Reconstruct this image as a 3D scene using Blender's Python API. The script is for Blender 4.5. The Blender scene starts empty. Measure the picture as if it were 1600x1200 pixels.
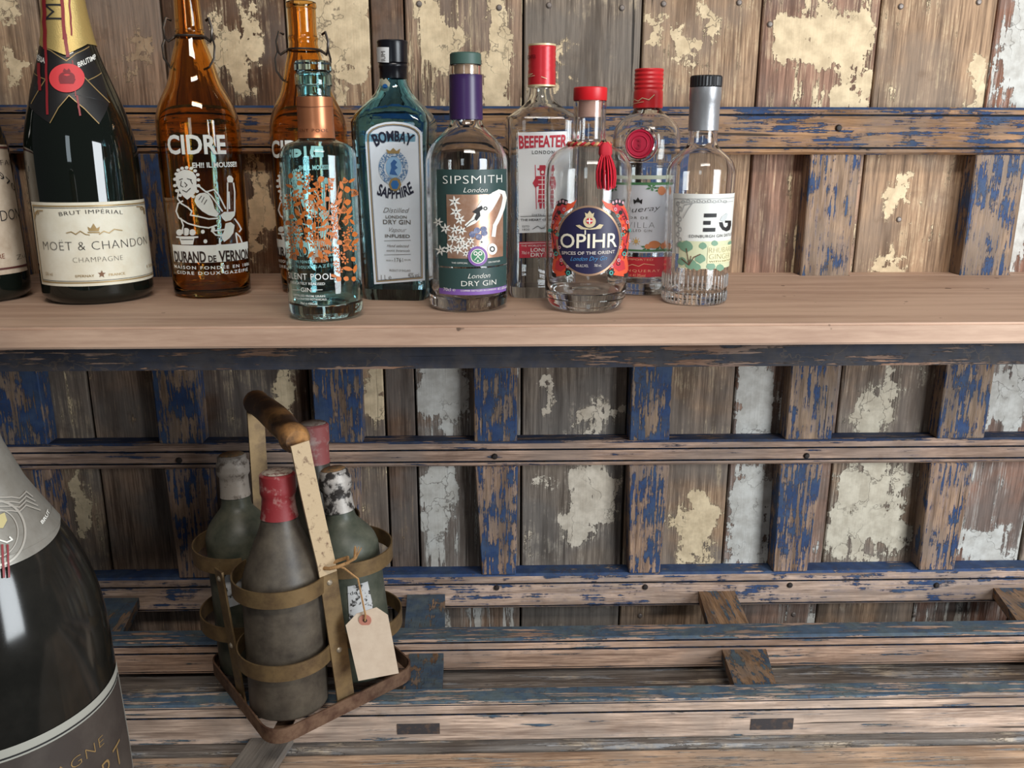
import bpy, bmesh, math, random
from mathutils import Vector, Matrix
from mathutils.geometry import tessellate_polygon

random.seed(7)
SC = bpy.context.scene
COL = SC.collection

# ------------------------------------------------------------------ camera, world, lights, exposure
F_PX = 1350.0
PITCH, YAW, ROLL = math.radians(15.4), math.radians(1.5), math.radians(0.10)
CAM = Vector((0.0, -1.143, 0.162))
_fw = Vector((math.sin(YAW) * math.cos(PITCH), math.cos(YAW) * math.cos(PITCH), -math.sin(PITCH)))
_rt = Vector((math.cos(YAW), -math.sin(YAW), 0.0))
_up = _rt.cross(_fw)
_rt, _up = (_rt * math.cos(ROLL) + _up * math.sin(ROLL)), (_up * math.cos(ROLL) - _rt * math.sin(ROLL))
cd = bpy.data.cameras.new('camera')
cd.sensor_fit = 'HORIZONTAL'; cd.sensor_width = 36.0; cd.lens = 36.0 * F_PX / 1600.0
cd.clip_start = 0.02
cam = bpy.data.objects.new('camera', cd); COL.objects.link(cam)
M = Matrix((_rt, _up, -_fw)).transposed().to_4x4(); M.translation = CAM
cam.matrix_world = M
SC.camera = cam

w = bpy.data.worlds.new('world'); SC.world = w; w.use_nodes = True
w.node_tree.nodes['Background'].inputs[0].default_value = (0.86, 0.93, 1.0, 1)
w.node_tree.nodes['Background'].inputs[1].default_value = 0.06

def area(name, loc, target, sx, sy, power, col):
    l = bpy.data.lights.new(name, 'AREA'); l.shape = 'RECTANGLE'; l.size = sx; l.size_y = sy
    l.energy = power; l.color = col
    o = bpy.data.objects.new(name, l); COL.objects.link(o); o.location = loc
    o.rotation_euler = (Vector(target) - Vector(loc)).to_track_quat('-Z', 'Y').to_euler()
    return o
area('window_light', (1.45, -1.50, 0.22), (0.75, 0, -0.28), 0.8, 1.1, 43, (0.90, 0.96, 1.0))
area('ceiling_light', (0.35, -1.9, 1.9), (0.25, 0, 0.0), 1.2, 0.35, 33, (1.0, 0.94, 0.86))
area('highlight_light', (-0.55, -3.0, 0.75), (-0.3, 0, 0.1), 0.40, 0.9, 4.5, (0.80, 0.93, 1.0))  # unseen lamp added to give the bottles their bluish highlights

SC.view_settings.view_transform = 'Standard'; SC.view_settings.look = 'None'
SC.view_settings.gamma = 1.0; SC.view_settings.use_curve_mapping = False
SC.view_settings.exposure = 0.0
SC.cycles.max_bounces = 18; SC.cycles.transmission_bounces = 18; SC.cycles.transparent_max_bounces = 16

# ------------------------------------------------------------------ measuring helpers (photo pixel -> place)
def ray(x, y): return _fw + _rt * ((x - 800.0) / F_PX) + _up * ((600.0 - y) / F_PX)
def aty(x, y, Y):
    d = ray(x, y); return CAM + d * ((Y - CAM.y) / d.y)
def atz(x, y, Z):
    d = ray(x, y); return CAM + d * ((Z - CAM.z) / d.z)
def zof(X, Y, ypx):
    """height of the point on the vertical line through (X, Y) that is seen at picture row ypx"""
    lo, hi = -1.2, 1.2
    for _ in range(50):
        m = (lo + hi) / 2; d = Vector((X, Y, m)) - CAM
        yy = 600 - F_PX * d.dot(_up) / d.dot(_fw)
        if yy > ypx: lo = m
        else: hi = m
    return (lo + hi) / 2
def rad(X, Y, z, hw):
    d = Vector((X, Y, z)) - CAM; dep = d.dot(_fw); t = d.dot(_rt) / dep
    return hw * dep / F_PX / math.sqrt(1 + t * t)

def srgb(r, g, b):
    f = lambda c: (c / 255 / 12.92) if c <= 10 else ((c / 255 + 0.055) / 1.055) ** 2.4
    return (f(r), f(g), f(b))

# ------------------------------------------------------------------ materials
MATS = {}
def mat(name, col, rough=0.5, metal=0.0, trans=0.0, ior=1.5, coat=0.0, spec=0.5, noise=None, bump=0.0, bscale=80):
    if name in MATS: return MATS[name]
    m = bpy.data.materials.new(name); m.use_nodes = True; nt = m.node_tree
    b = nt.nodes['Principled BSDF']
    b.inputs['Base Color'].default_value = (*col, 1); b.inputs['Roughness'].default_value = rough
    b.inputs['Metallic'].default_value = metal; b.inputs['Transmission Weight'].default_value = trans
    b.inputs['IOR'].default_value = ior; b.inputs['Coat Weight'].default_value = coat
    b.inputs['Coat Roughness'].default_value = 0.04; b.inputs['Specular IOR Level'].default_value = spec
    if noise or bump:
        tc = nt.nodes.new('ShaderNodeTexCoord'); n = nt.nodes.new('ShaderNodeTexNoise')
        n.inputs['Scale'].default_value = noise[1] if noise else bscale; n.inputs['Detail'].default_value = 6
        n.inputs['Roughness'].default_value = 0.65
        nt.links.new(tc.outputs['Object'], n.inputs['Vector'])
        if noise:
            r = nt.nodes.new('ShaderNodeValToRGB'); r.color_ramp.elements[0].position = noise[2]; r.color_ramp.elements[1].position = noise[3]
            r.color_ramp.elements[0].color = (*col, 1); r.color_ramp.elements[1].color = (*noise[0], 1)
            nt.links.new(n.outputs['Fac'], r.inputs['Fac']); nt.links.new(r.outputs['Color'], b.inputs['Base Color'])
        if bump:
            bp = nt.nodes.new('ShaderNodeBump'); bp.inputs['Strength'].default_value = bump; bp.inputs['Distance'].default_value = 0.002
            nt.links.new(n.outputs['Fac'], bp.inputs['Height']); nt.links.new(bp.outputs['Normal'], b.inputs['Normal'])
    MATS[name] = m; return m

def glass(name, col, rough=0.0, ior=1.47):
    return mat(name, col, rough, trans=1.0, ior=ior)

class NT:
    def __init__(s, nt): s.nt = nt
    def n(s, t, **k):
        x = s.nt.nodes.new('ShaderNode' + t)
        for a, v in k.items(): setattr(x, a, v)
        return x
    def l(s, a, b): s.nt.links.new(a, b)
    def val(s, sock, v):
        if isinstance(v, (int, float, tuple)): sock.default_value = v
        else: s.l(v, sock)
    def math(s, op, a, b=0.0, c=None, clamp=False):
        x = s.n('Math', operation=op, use_clamp=clamp); s.val(x.inputs[0], a); s.val(x.inputs[1], b)
        if c is not None: s.val(x.inputs[2], c)
        return x.outputs[0]
    def mix(s, f, a, b, mode='MIX'):
        x = s.n('Mix', data_type='RGBA', blend_type=mode); s.val(x.inputs[0], f)
        s.val(x.inputs[6], (*a, 1) if isinstance(a, tuple) and len(a) == 3 else a)
        s.val(x.inputs[7], (*b, 1) if isinstance(b, tuple) and len(b) == 3 else b)
        return x.outputs[2]
    def noise(s, vec, scale, detail=5, rough=0.6):
        x = s.n('TexNoise'); x.inputs['Scale'].default_value = scale; x.inputs['Detail'].default_value = detail
        x.inputs['Roughness'].default_value = rough; s.l(vec, x.inputs['Vector']); return x.outputs['Fac']
    def scalev(s, vec, v):
        x = s.n('VectorMath', operation='MULTIPLY'); s.l(vec, x.inputs[0]); x.inputs[1].default_value = v; return x.outputs[0]
    def step(s, v, lo, hi):
        x = s.n('MapRange', interpolation_type='SMOOTHSTEP'); s.val(x.inputs[0], v)
        x.inputs[1].default_value = lo; x.inputs[2].default_value = hi; return x.outputs[0]
    def attr(s, name, out='Fac'):
        x = s.n('Attribute', attribute_type='OBJECT', attribute_name=name); return x.outputs[out]

NPATCH = 5
def old_wood(name, axis, patches=False, top_bias=0.0, fs=(62, 5.5), fk=21.0):
    """weathered painted wood; per-object properties: wood (colour), paint (colour), amount, streak, p0..p4 (x, z, rx, rz of paint remains)"""
    m = bpy.data.materials.new(name); m.use_nodes = True; g = NT(m.node_tree)
    b = m.node_tree.nodes['Principled BSDF']
    tc = g.n('TexCoord'); oi = g.n('ObjectInfo')
    off = g.n('VectorMath', operation='SCALE'); off.inputs[0].default_value = (37.1, 17.3, 53.7); g.l(oi.outputs['Random'], off.inputs['Scale'])
    add = g.n('VectorMath', operation='ADD'); g.l(tc.outputs['Object'], add.inputs[0]); g.l(off.outputs[0], add.inputs[1])
    co = add.outputs[0]
    a = {'X': 0, 'Z': 2, 'Y': 1}[axis]
    def st(across, along):
        v = [across] * 3; v[a] = along; return g.scalev(co, tuple(v))
    fine = g.noise(st(420, 16), 1.0, 4, 0.7)
    mid = g.noise(st(95, 5), 1.0, 5, 0.65)
    low = g.noise(co, 9.0, 4, 0.55)
    blotch = g.noise(co, 34.0, 6, 0.62)
    crack = g.noise(st(150, 3.2), 1.0, 3, 0.5)
    wood = g.attr('wood', 'Color')
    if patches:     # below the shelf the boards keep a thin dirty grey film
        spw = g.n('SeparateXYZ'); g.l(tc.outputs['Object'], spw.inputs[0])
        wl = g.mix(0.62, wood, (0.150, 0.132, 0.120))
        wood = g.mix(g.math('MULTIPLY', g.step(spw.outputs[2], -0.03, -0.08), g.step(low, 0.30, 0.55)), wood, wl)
    dark = g.mix(1.0, wood, (0.42, 0.38, 0.36), 'MULTIPLY')
    light = g.mix(1.0, wood, (1.45, 1.42, 1.38), 'MULTIPLY')
    gr = g.math('ADD', g.math('MULTIPLY', fine, 0.5), g.math('MULTIPLY', mid, 0.5))
    c = g.mix(g.step(gr, 0.36, 0.64), dark, light)
    c = g.mix(g.math('MULTIPLY', g.step(low, 0.42, 0.62), 0.6), c, g.mix(0.6, wood, (0.16, 0.15, 0.14)))
    stain = g.noise(st(26, 4.0), 1.0, 5, 0.6)
    c = g.mix(g.math('MULTIPLY', g.step(stain, 0.50, 0.68), 0.62), c, g.mix(1.0, wood, (0.30, 0.27, 0.25), 'MULTIPLY'))
    c = g.mix(g.math('MULTIPLY', g.step(blotch, 0.55, 0.72), 0.4), c, dark)
    cr = g.step(crack, 0.30, 0.27)
    c = g.mix(g.math('MULTIPLY', cr, 0.85), c, (0.012, 0.010, 0.009))
    # paint remains
    streak = g.noise(st(*fs), 1.0, 6, 0.66)
    flake = g.noise(co, fk, 8, 0.66)
    s = g.attr('streak')
    base = g.math('ADD', g.math('MULTIPLY', streak, s), g.math('MULTIPLY', flake, g.math('SUBTRACT', 1.0, s)))
    fld = g.math('ADD', g.math('MULTIPLY', g.math('SUBTRACT', base, 0.5), 1.7), g.attr('amount'))
    fld = g.math('ADD', fld, g.math('MULTIPLY', g.math('SUBTRACT', fine, 0.5), 0.24 if patches else 0.50))
    fld = g.math('ADD', fld, g.math('MULTIPLY', g.math('SUBTRACT', mid, 0.5), 0.30))
    if patches:
        wn = g.n('TexNoise'); wn.inputs['Scale'].default_value = 17.0; wn.inputs['Detail'].default_value = 6; wn.inputs['Roughness'].default_value = 0.66; g.l(co, wn.inputs['Vector'])
        wo = g.n('VectorMath', operation='SUBTRACT'); g.l(wn.outputs['Color'], wo.inputs[0]); wo.inputs[1].default_value = (0.5, 0.5, 0.5)
        ws = g.n('VectorMath', operation='MULTIPLY'); g.l(wo.outputs[0], ws.inputs[0]); ws.inputs[1].default_value = (0.11, 0.0, 0.20)
        wa = g.n('VectorMath', operation='ADD'); g.l(ws.outputs[0], wa.inputs[0]); g.l(tc.outputs['Object'], wa.inputs[1])
        sep = g.n('SeparateXYZ'); g.l(wa.outputs[0], sep.inputs[0])
        best = None
        for i in range(NPATCH):
            sp = g.n('SeparateXYZ'); g.l(g.attr('p%d' % i, 'Vector'), sp.inputs[0])
            ar = g.attr('q%d' % i)
            dx = g.math('MULTIPLY', g.math('SUBTRACT', sep.outputs[0], sp.outputs[0]), sp.outputs[2])
            dz = g.math('MULTIPLY', g.math('SUBTRACT', sep.outputs[2], sp.outputs[1]), ar)
            r2 = g.math('ADD', g.math('MULTIPLY', dx, dx), g.math('MULTIPLY', dz, dz))
            v = g.math('SUBTRACT', 1.0, g.math('SQRT', r2))
            best = v if best is None else g.math('MAXIMUM', best, v)
        bias = g.math('MULTIPLY', g.math('MAXIMUM', g.math('MINIMUM', best, 0.5), -0.10), 0.62)
        fld = g.math('ADD', fld, bias)
    if top_bias:
        ge = g.n('NewGeometry'); sn = g.n('SeparateXYZ'); g.l(ge.outputs['Normal'], sn.inputs[0])
        fld = g.math('ADD', fld, g.math('MULTIPLY', g.step(sn.outputs[2], 0.4, 0.8), top_bias))
    film = g.math('MULTIPLY', g.step(fld, 0.40, 0.56), g.step(fine, 0.44, 0.60))
    mask = g.step(fld, 0.565, 0.585)
    rim_shade = g.math('MULTIPLY', g.step(fld, 0.535, 0.57), g.math('SUBTRACT', 1.0, g.step(fld, 0.575, 0.60)))
    paint = g.attr('paint', 'Color')
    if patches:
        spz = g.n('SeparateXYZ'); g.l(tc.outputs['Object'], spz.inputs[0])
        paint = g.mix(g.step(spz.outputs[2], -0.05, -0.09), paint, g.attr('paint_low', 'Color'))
    else:
        paint = g.mix(g.math('MULTIPLY', g.step(blotch, 0.42, 0.62), 0.55), paint, g.mix(1.0, paint, (2.1, 1.6, 1.0), 'MULTIPLY'))
    pc = g.mix(g.step(g.noise(co, 60, 5, 0.6), 0.3, 0.7), g.mix(1.0, paint, (0.72, 0.70, 0.68), 'MULTIPLY'), paint)
    pc = g.mix(g.math('MULTIPLY', g.step(low, 0.5, 0.7), 0.3), pc, g.mix(1.0, paint, (0.75, 0.68, 0.6), 'MULTIPLY'))
    c = g.mix(g.math('MULTIPLY', film, 0.42), c, pc)
    c = g.mix(mask, c, pc)
    vo = g.n('TexVoronoi', feature='DISTANCE_TO_EDGE'); vo.inputs['Scale'].default_value = 1.0; vd = g.n('VectorMath', operation='ADD')
    wv = g.n('TexNoise'); wv.inputs['Scale'].default_value = 60.0; wv.inputs['Detail'].default_value = 4; g.l(co, wv.inputs['Vector'])
    wsc = g.n('VectorMath', operation='SCALE'); g.l(wv.outputs['Color'], wsc.inputs[0]); wsc.inputs['Scale'].default_value = 0.9
    g.l(st(30, 16), vd.inputs[0]); g.l(wsc.outputs[0], vd.inputs[1]); g.l(vd.outputs[0], vo.inputs['Vector'])
    ck = g.math('MULTIPLY', g.math('MULTIPLY', g.step(vo.outputs['Distance'], 0.022, 0.008), mask), g.step(low, 0.44, 0.54))
    c = g.mix(g.math('MULTIPLY', ck, 0.6), c, (0.07, 0.052, 0.04))
    c = g.mix(g.math('MULTIPLY', rim_shade, 0.45), c, (0.05, 0.038, 0.03))  # shadow at the flake edges, painted into the colour as a dark outline
    g.l(c, b.inputs['Base Color'])
    b.inputs['Roughness'].default_value = 0.72; b.inputs['Specular IOR Level'].default_value = 0.3
    h = g.math('ADD', g.math('MULTIPLY', mask, 0.7), g.math('MULTIPLY', gr, 0.55))
    h = g.math('SUBTRACT', h, g.math('MULTIPLY', cr, 0.6))
    bp = g.n('Bump'); bp.inputs['Strength'].default_value = 0.75; bp.inputs['Distance'].default_value = 0.0018
    g.l(h, bp.inputs['Height']); g.l(bp.outputs['Normal'], b.inputs['Normal'])
    return m

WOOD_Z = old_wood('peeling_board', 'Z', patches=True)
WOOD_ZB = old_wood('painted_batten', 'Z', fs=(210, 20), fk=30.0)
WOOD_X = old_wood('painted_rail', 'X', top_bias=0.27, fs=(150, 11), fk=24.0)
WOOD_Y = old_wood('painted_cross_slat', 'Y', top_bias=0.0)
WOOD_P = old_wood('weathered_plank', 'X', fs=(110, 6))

def shelf_wood(name, dark, light, axis_scale):
    m = bpy.data.materials.new(name); m.use_nodes = True; g = NT(m.node_tree); b = m.node_tree.nodes['Principled BSDF']
    tc = g.n('TexCoord'); co = tc.outputs['Object']
    grain = g.noise(g.scalev(co, axis_scale), 1.0, 5, 0.6); low = g.noise(g.scalev(co, (3, 14, 14)), 1.0, 4, 0.5)
    fine = g.noise(g.scalev(co, (40, 300, 300)), 1.0, 3, 0.6)
    f = g.math('ADD', g.math('MULTIPLY', grain, 0.5), g.math('ADD', g.math('MULTIPLY', low, 0.35), g.math('MULTIPLY', fine, 0.15)))
    c = g.mix(g.step(f, 0.34, 0.62), dark, light)
    spots = g.noise(co, 55, 2, 0.4)
    c = g.mix(g.math('MULTIPLY', g.step(spots, 0.745, 0.77), 0.75), c, (0.05, 0.03, 0.02))
    g.l(c, b.inputs['Base Color']); b.inputs['Roughness'].default_value = 0.62; b.inputs['Specular IOR Level'].default_value = 0.35
    bp = g.n('Bump'); bp.inputs['Strength'].default_value = 0.25; bp.inputs['Distance'].default_value = 0.001
    g.l(f, bp.inputs['Height']); g.l(bp.outputs['Normal'], b.inputs['Normal'])
    return m

# ------------------------------------------------------------------ object helpers
def link(name, me, m=None, parent=None):
    o = bpy.data.objects.new(name, me); COL.objects.link(o)
    if m is not None and me is not None:
        for x in (m if isinstance(m, (list, tuple)) else [m]): me.materials.append(x)
    if parent is not None: o.parent = parent
    return o
def tag(o, label, cat=None, group=None, kind=None):
    if label: o['label'] = label
    if cat: o['category'] = cat
    if group: o['group'] = group
    if kind: o['kind'] = kind
    return o
def empty(name, loc):
    o = bpy.data.objects.new(name, None); COL.objects.link(o); o.location = loc; o.empty_display_size = 0.05; return o
def mesh_from(verts, faces, name='m', smooth=False, angle=None, mi=None, recalc=True):
    bm = bmesh.new(); vs = [bm.verts.new(v) for v in verts]
    for k, f in enumerate(faces):
        try:
            fa = bm.faces.new([vs[i] for i in f]); fa.smooth = smooth
            if mi: fa.material_index = mi[k]
        except ValueError: pass
    if recalc: bmesh.ops.recalc_face_normals(bm, faces=bm.faces)
    me = bpy.data.meshes.new(name); bm.to_mesh(me); bm.free()
    if angle: me.set_sharp_from_angle(angle=math.radians(angle))
    return me
def bm_mesh(bm, name='m', angle=None):
    me = bpy.data.meshes.new(name); bm.to_mesh(me); bm.free()
    if angle: me.set_sharp_from_angle(angle=math.radians(angle))
    return me
def box_mesh(x0, x1, y0, y1, z0, z1, bevel=0.0):
    bm = bmesh.new(); bmesh.ops.create_cube(bm, size=1)
    for v in bm.verts: v.co = Vector(((x0 + x1) / 2 + v.co.x * (x1 - x0), (y0 + y1) / 2 + v.co.y * (y1 - y0), (z0 + z1) / 2 + v.co.z * (z1 - z0)))
    if bevel: bmesh.ops.bevel(bm, geom=list(bm.edges), offset=bevel, segments=1, affect='EDGES')
    bmesh.ops.recalc_face_normals(bm, faces=bm.faces)
    return bm_mesh(bm)
def lathe(prof, seg=56, angle=35, closed=False):
    """prof: (r, z) list; r 0 makes a pole"""
    verts, rings, faces = [], [], []
    for r, z in prof:
        if r < 1e-6: rings.append([len(verts)]); verts.append((0, 0, z))
        else:
            rings.append(list(range(len(verts), len(verts) + seg)))
            for i in range(seg):
                t = 2 * math.pi * i / seg; verts.append((r * math.sin(t), -r * math.cos(t), z))
    pairs = list(zip(rings, rings[1:])) + ([(rings[-1], rings[0])] if closed else [])
    for a, b in pairs:
        for i in range(seg):
            j = (i + 1) % seg
            if len(a) == 1 and len(b) == 1: continue
            if len(a) == 1: faces.append((a[0], b[i], b[j]))
            elif len(b) == 1: faces.append((a[i], b[0], a[j]))
            else: faces.append((a[i], b[i], b[j], a[j]))
    return mesh_from(verts, faces, smooth=True, angle=angle)
def rrect(hx, hy, rc, n=5):
    pts = []
    for cx, cy, a0 in ((1, -1, -90), (1, 1, 0), (-1, 1, 90), (-1, -1, 180)):
        for k in range(n + 1):
            t = math.radians(a0 + 90 * k / n); pts.append((cx * (hx - rc) + rc * math.cos(t), cy * (hy - rc) + rc * math.sin(t)))
    return pts
def loft(secs, n=5, angle=30, cap=True):
    """secs: (z, hx, hy, corner radius[, dx])"""
    verts, faces, m = [], [], 4 * (n + 1)
    for s in secs:
        dx = s[4] if len(s) > 4 else 0
        for x, y in rrect(s[1], s[2], min(s[3], s[1] * .999, s[2] * .999), n): verts.append((x + dx, y, s[0]))
    for k in range(len(secs) - 1):
        for i in range(m):
            j = (i + 1) % m; faces.append((k * m + i, k * m + j, (k + 1) * m + j, (k + 1) * m + i))
    if cap: faces.append(tuple(reversed(range(m)))); faces.append(tuple(range((len(secs) - 1) * m, len(secs) * m)))
    return mesh_from(verts, faces, smooth=True, angle=angle)
def tube(path, r, seg=8, closed=False, caps=True):
    P = [Vector(p) for p in path]; n = len(P); verts, faces = [], []
    rr = r if isinstance(r, (list, tuple)) else [r] * n
    prev = None
    for i, p in enumerate(P):
        if closed: t = P[(i + 1) % n] - P[i - 1]
        else: t = P[min(i + 1, n - 1)] - P[max(i - 1, 0)]
        t.normalize()
        if prev is None: u = t.orthogonal().normalized()
        else: u = (prev - t * prev.dot(t)).normalized()
        prev = u; v = t.cross(u)
        for k in range(seg):
            a = 2 * math.pi * k / seg; verts.append(p + (u * math.cos(a) + v * math.sin(a)) * rr[i])
    for i in range(n if closed else n - 1):
        a, b = i * seg, ((i + 1) % n) * seg
        for k in range(seg): faces.append((a + k, a + (k + 1) % seg, b + (k + 1) % seg, b + k))
    if caps and not closed: faces.append(tuple(range(seg))); faces.append(tuple(range((n - 1) * seg, n * seg)))
    return mesh_from(verts, faces, smooth=True, angle=50)
def strap(path, width_dir, width, thick, closed=False):
    """flat metal band along path; width_dir(i) gives the direction of its width"""
    P = [Vector(p) for p in path]; n = len(P); verts, faces = [], []
    for i, p in enumerate(P):
        t = (P[(i + 1) % n] - P[i - 1]) if closed else (P[min(i + 1, n - 1)] - P[max(i - 1, 0)])
        t.normalize(); wd = Vector(width_dir(i) if callable(width_dir) else width_dir).normalized()
        wd = (wd - t * wd.dot(t)).normalized(); nn = t.cross(wd)
        for a, b in ((-1, -1), (1, -1), (1, 1), (-1, 1)): verts.append(p + wd * (a * width / 2) + nn * (b * thick / 2))
    for i in range(n if closed else n - 1):
        a, b = i * 4, ((i + 1) % n) * 4
        for k in range(4): faces.append((a + k, a + (k + 1) % 4, b + (k + 1) % 4, b + k))
    if not closed: faces.append((0, 1, 2, 3)); faces.append(tuple(range((n - 1) * 4, n * 4)))
    return mesh_from(verts, faces, smooth=True, angle=40)

# ------------------------------------------------------------------ the setting: back wall of boards, rails and battens
wall = link('wall_back', box_mesh(-1.15, 1.25, 0.026, 0.045, -0.87, 0.62), mat('dark_backing', (0.012, 0.010, 0.009), 0.9))
tag(wall, 'wall of old vertical boards with peeling cream paint and blue rails', kind='structure')

CREAM, WHITE, TAN = srgb(230, 208, 172), srgb(206, 204, 198), srgb(176, 150, 122)
BROWN, WARM, GREY, RED, DARKB = srgb(148, 122, 102), srgb(162, 134, 108), srgb(118, 108, 100), srgb(132, 88, 64), srgb(104, 76, 56)
BLUE, SLATE, BARE = srgb(54, 76, 118), srgb(70, 88, 108), srgb(166, 138, 116)

def board(x0, x1, wood, paint, amount, streak, patches, low=None, z0=-0.85, z1=0.6, y=0.0):
    W = (x1 - x0) / 2 - 0.0014
    jit = random.uniform(-0.0015, 0.0015)
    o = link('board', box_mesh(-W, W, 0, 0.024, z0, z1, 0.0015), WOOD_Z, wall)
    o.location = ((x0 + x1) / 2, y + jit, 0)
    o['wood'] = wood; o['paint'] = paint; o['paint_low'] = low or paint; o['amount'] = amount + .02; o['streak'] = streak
    for i in range(NPATCH):
        if i < len(patches):
            cx, cy, rx, ry = patches[i]; rx *= 1.15; ry *= 1.15; c = aty(cx, cy, 0); e = aty(cx + rx, cy, 0); t = aty(cx, cy - ry, 0)
            o['p%d' % i] = (c.x - o.location.x, c.z, 1.0 / (e.x - c.x)); o['q%d' % i] = 1.0 / (t.z - c.z)
        else: o['p%d' % i] = (9.0, 9.0, 1.0); o['q%d' % i] = 1.0
    return o
BOARDS = [
 (-1.13, -0.985, BROWN, CREAM, .40, .5, []), (-0.985, -0.835, BROWN, CREAM, .42, .5, []), (-0.835, -0.690, WARM, CREAM, .42, .5, []),
 (-0.690, -0.545, WARM, CREAM, .44, .4, [(16, 4, 16, 26), (22, 105, 12, 26), (130, 790, 16, 60)]),
 (-0.545, -0.398, BROWN, TAN, .42, .6, [(205, 70, 12, 60), (110, 600, 26, 30), (30, 300, 16, 60)]),
 (-0.398, -0.248, DARKB, CREAM, .40, .4, [(352, 90, 34, 60), (388, 60, 18, 40), (440, 620, 20, 55), (410, 330, 22, 90), (460, 655, 16, 26)]),
 (-0.248, -0.145, WARM, CREAM, .50, .3, [(505, 35, 75, 75), (555, 95, 22, 40), (545, 140, 22, 16), (588, 625, 24, 62)]),
 (-0.145, -0.103, DARKB, TAN, .40, .5, []),
 (-0.103, 0.043, BROWN, CREAM, .53, .85, [(770, 90, 22, 90), (690, 60, 34, 60), (685, 615, 40, 70), (683, 780, 34, 70)], WHITE),
 (0.043, 0.190, srgb(128, 116, 104), CREAM, .38, .25, [(874, 105, 14, 34), (925, 655, 40, 38), (928, 775, 48, 78), (845, 600, 11, 28), (845, 768, 18, 14)], srgb(220, 208, 190)),
 (0.190, 0.338, WARM, CREAM, .42, .35, [(1105, 30, 22, 28), (1020, 66, 11, 20), (1062, 68, 16, 18), (1090, 830, 40, 60), (1100, 880, 18, 20)]),
 (0.338, 0.486, srgb(152, 118, 100), CREAM, .50, .55, [(1318, 75, 52, 60), (1240, 70, 24, 40), (1330, 150, 44, 26), (1180, 625, 34, 80), (1172, 810, 32, 110)], WHITE),
 (0.486, 0.633, WARM, CREAM, .42, .35, [(1520, 130, 15, 24), (1406, 305, 16, 44), (1370, 640, 42, 56), (1352, 800, 60, 110), (1395, 425, 28, 18)], srgb(214, 204, 184)),
 (0.633, 0.780, srgb(140, 98, 78), WHITE, .50, .85, [(1600, 60, 40, 120), (1600, 330, 30, 90), (1532, 855, 52, 42), (1575, 620, 34, 60)]),
 (0.780, 0.930, BROWN, CREAM, .48, .6, []), (0.930, 1.08, BROWN, CREAM, .46, .6, []), (1.08, 1.22, WARM, CREAM, .44, .6, [])]
blist = [board(*bd) for bd in BOARDS]
BN = mat('old_nail', srgb(128, 118, 112), .5, metal=.5)
nm_ = lathe([(0, 0.0022), (.0024, 0.0018), (.0036, 0.0006), (.0036, -0.001), (0, -0.001)], 10); nm_.materials.append(BN)
for x, y in ((1037, 6), (1155, 4), (1408, 10), (1530, 3), (1405, 343), (1203, 38), (972, 12), (858, 8), (655, 6), (780, 12), (1000, 962), (1145, 962), (1430, 962), (1240, 960), (1475, 700)):
    p_ = aty(x, y, -0.0016)
    par = [b_ for b_, bd in zip(blist, BOARDS) if bd[0] <= p_.x < bd[1]][0]
    n_ = link('nail', nm_, None, par); n_.location = (p_.x - par.location.x, -0.0004, p_.z); n_.rotation_euler = (math.pi / 2, 0, 0)

def prof_rail(name, x0, x1, pts, m, parent, wood, paint, amount, streak, groove=()):
    """rail extruded along X; pts = (y, z) outline, groove = outline edges that keep dark paint"""
    n = len(pts); verts = [(x0, y, z) for y, z in pts] + [(x1, y, z) for y, z in pts]
    faces = [(i, (i + 1) % n, n + (i + 1) % n, n + i) for i in range(n)] + [tuple(range(n)), tuple(range(n, 2 * n))]
    mi = [1 if i in groove else 0 for i in range(n)] + [0, 0]
    o = link(name, mesh_from(verts, faces, mi=mi), [m, GROOVE], parent)
    o['wood'] = wood; o['paint'] = paint; o['amount'] = amount; o['streak'] = streak
    return o
GROOVE = mat('groove_paint', srgb(34, 44, 66), 0.8, noise=(srgb(20, 18, 18), 90, .4, .6))
NAIL = mat('iron_nail', srgb(52, 46, 44), 0.6, metal=0.4)
def grooved(yb, yf, zt, zb, gs, depth=0.004, gw=0.0025, rnd=0.003):
    """outline with grooves in the front face at fractions gs (0 top, 1 bottom); returns pts, groove edges"""
    H = zt - zb; pts = [(yb, zt), (yf + rnd, zt), (yf, zt - rnd)]; ge = []
    for q in gs:
        z = zt - q * H
        pts += [(yf, z + gw / 2), (yf + depth, z + gw / 4), (yf + depth, z - gw / 4), (yf, z - gw / 2)]
        k = len(pts) - 4; ge += [k, k + 1, k + 2]
    pts += [(yf, zb + rnd), (yf + rnd, zb), (yb, zb)]
    return pts, ge
def nails(rail, spots, Yf, r=0.0042):
    me = lathe([(0, 0.0035), (r * .7, 0.003), (r, 0.0012), (r, -0.001), (0, -0.001)], 10)
    me.materials.append(NAIL)
    for x, y in spots:
        n = link('nail', me, None, rail); p = aty(x, y, Yf); n.location = p; n.rotation_euler = (math.pi / 2, 0, 0)
XL, XR = -1.1, 1.2
YF = -0.028
r1z = (zof(0.1, YF, 166), zof(0.1, YF, 241))
pts, ge = grooved(0.0, YF, r1z[0], r1z[1], (0.17, 0.86))
rail1 = prof_rail('rail', XL, XR, pts, WOOD_X, wall, srgb(158, 122, 88), srgb(46, 68, 108), .50, .6, ge)
nails(rail1, [(1310, 200)], YF)
r2z = (zof(0, YF, 690), zof(0, YF, 729))
pts, ge = grooved(0.0, YF, r2z[0], r2z[1], (0.33, 0.80))
rail2 = prof_rail('rail', XL, XR, pts, WOOD_X, wall, srgb(182, 154, 136), srgb(54, 68, 100), .38, .7, ge)
nails(rail2, [(773, 713), (1260, 712), (280, 719)], YF)
r3z = (zof(0, YF, 898), zof(0, YF, 951))
pts, ge = grooved(0.0, YF, r3z[0], r3z[1], (0.27, 0.93))
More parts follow.
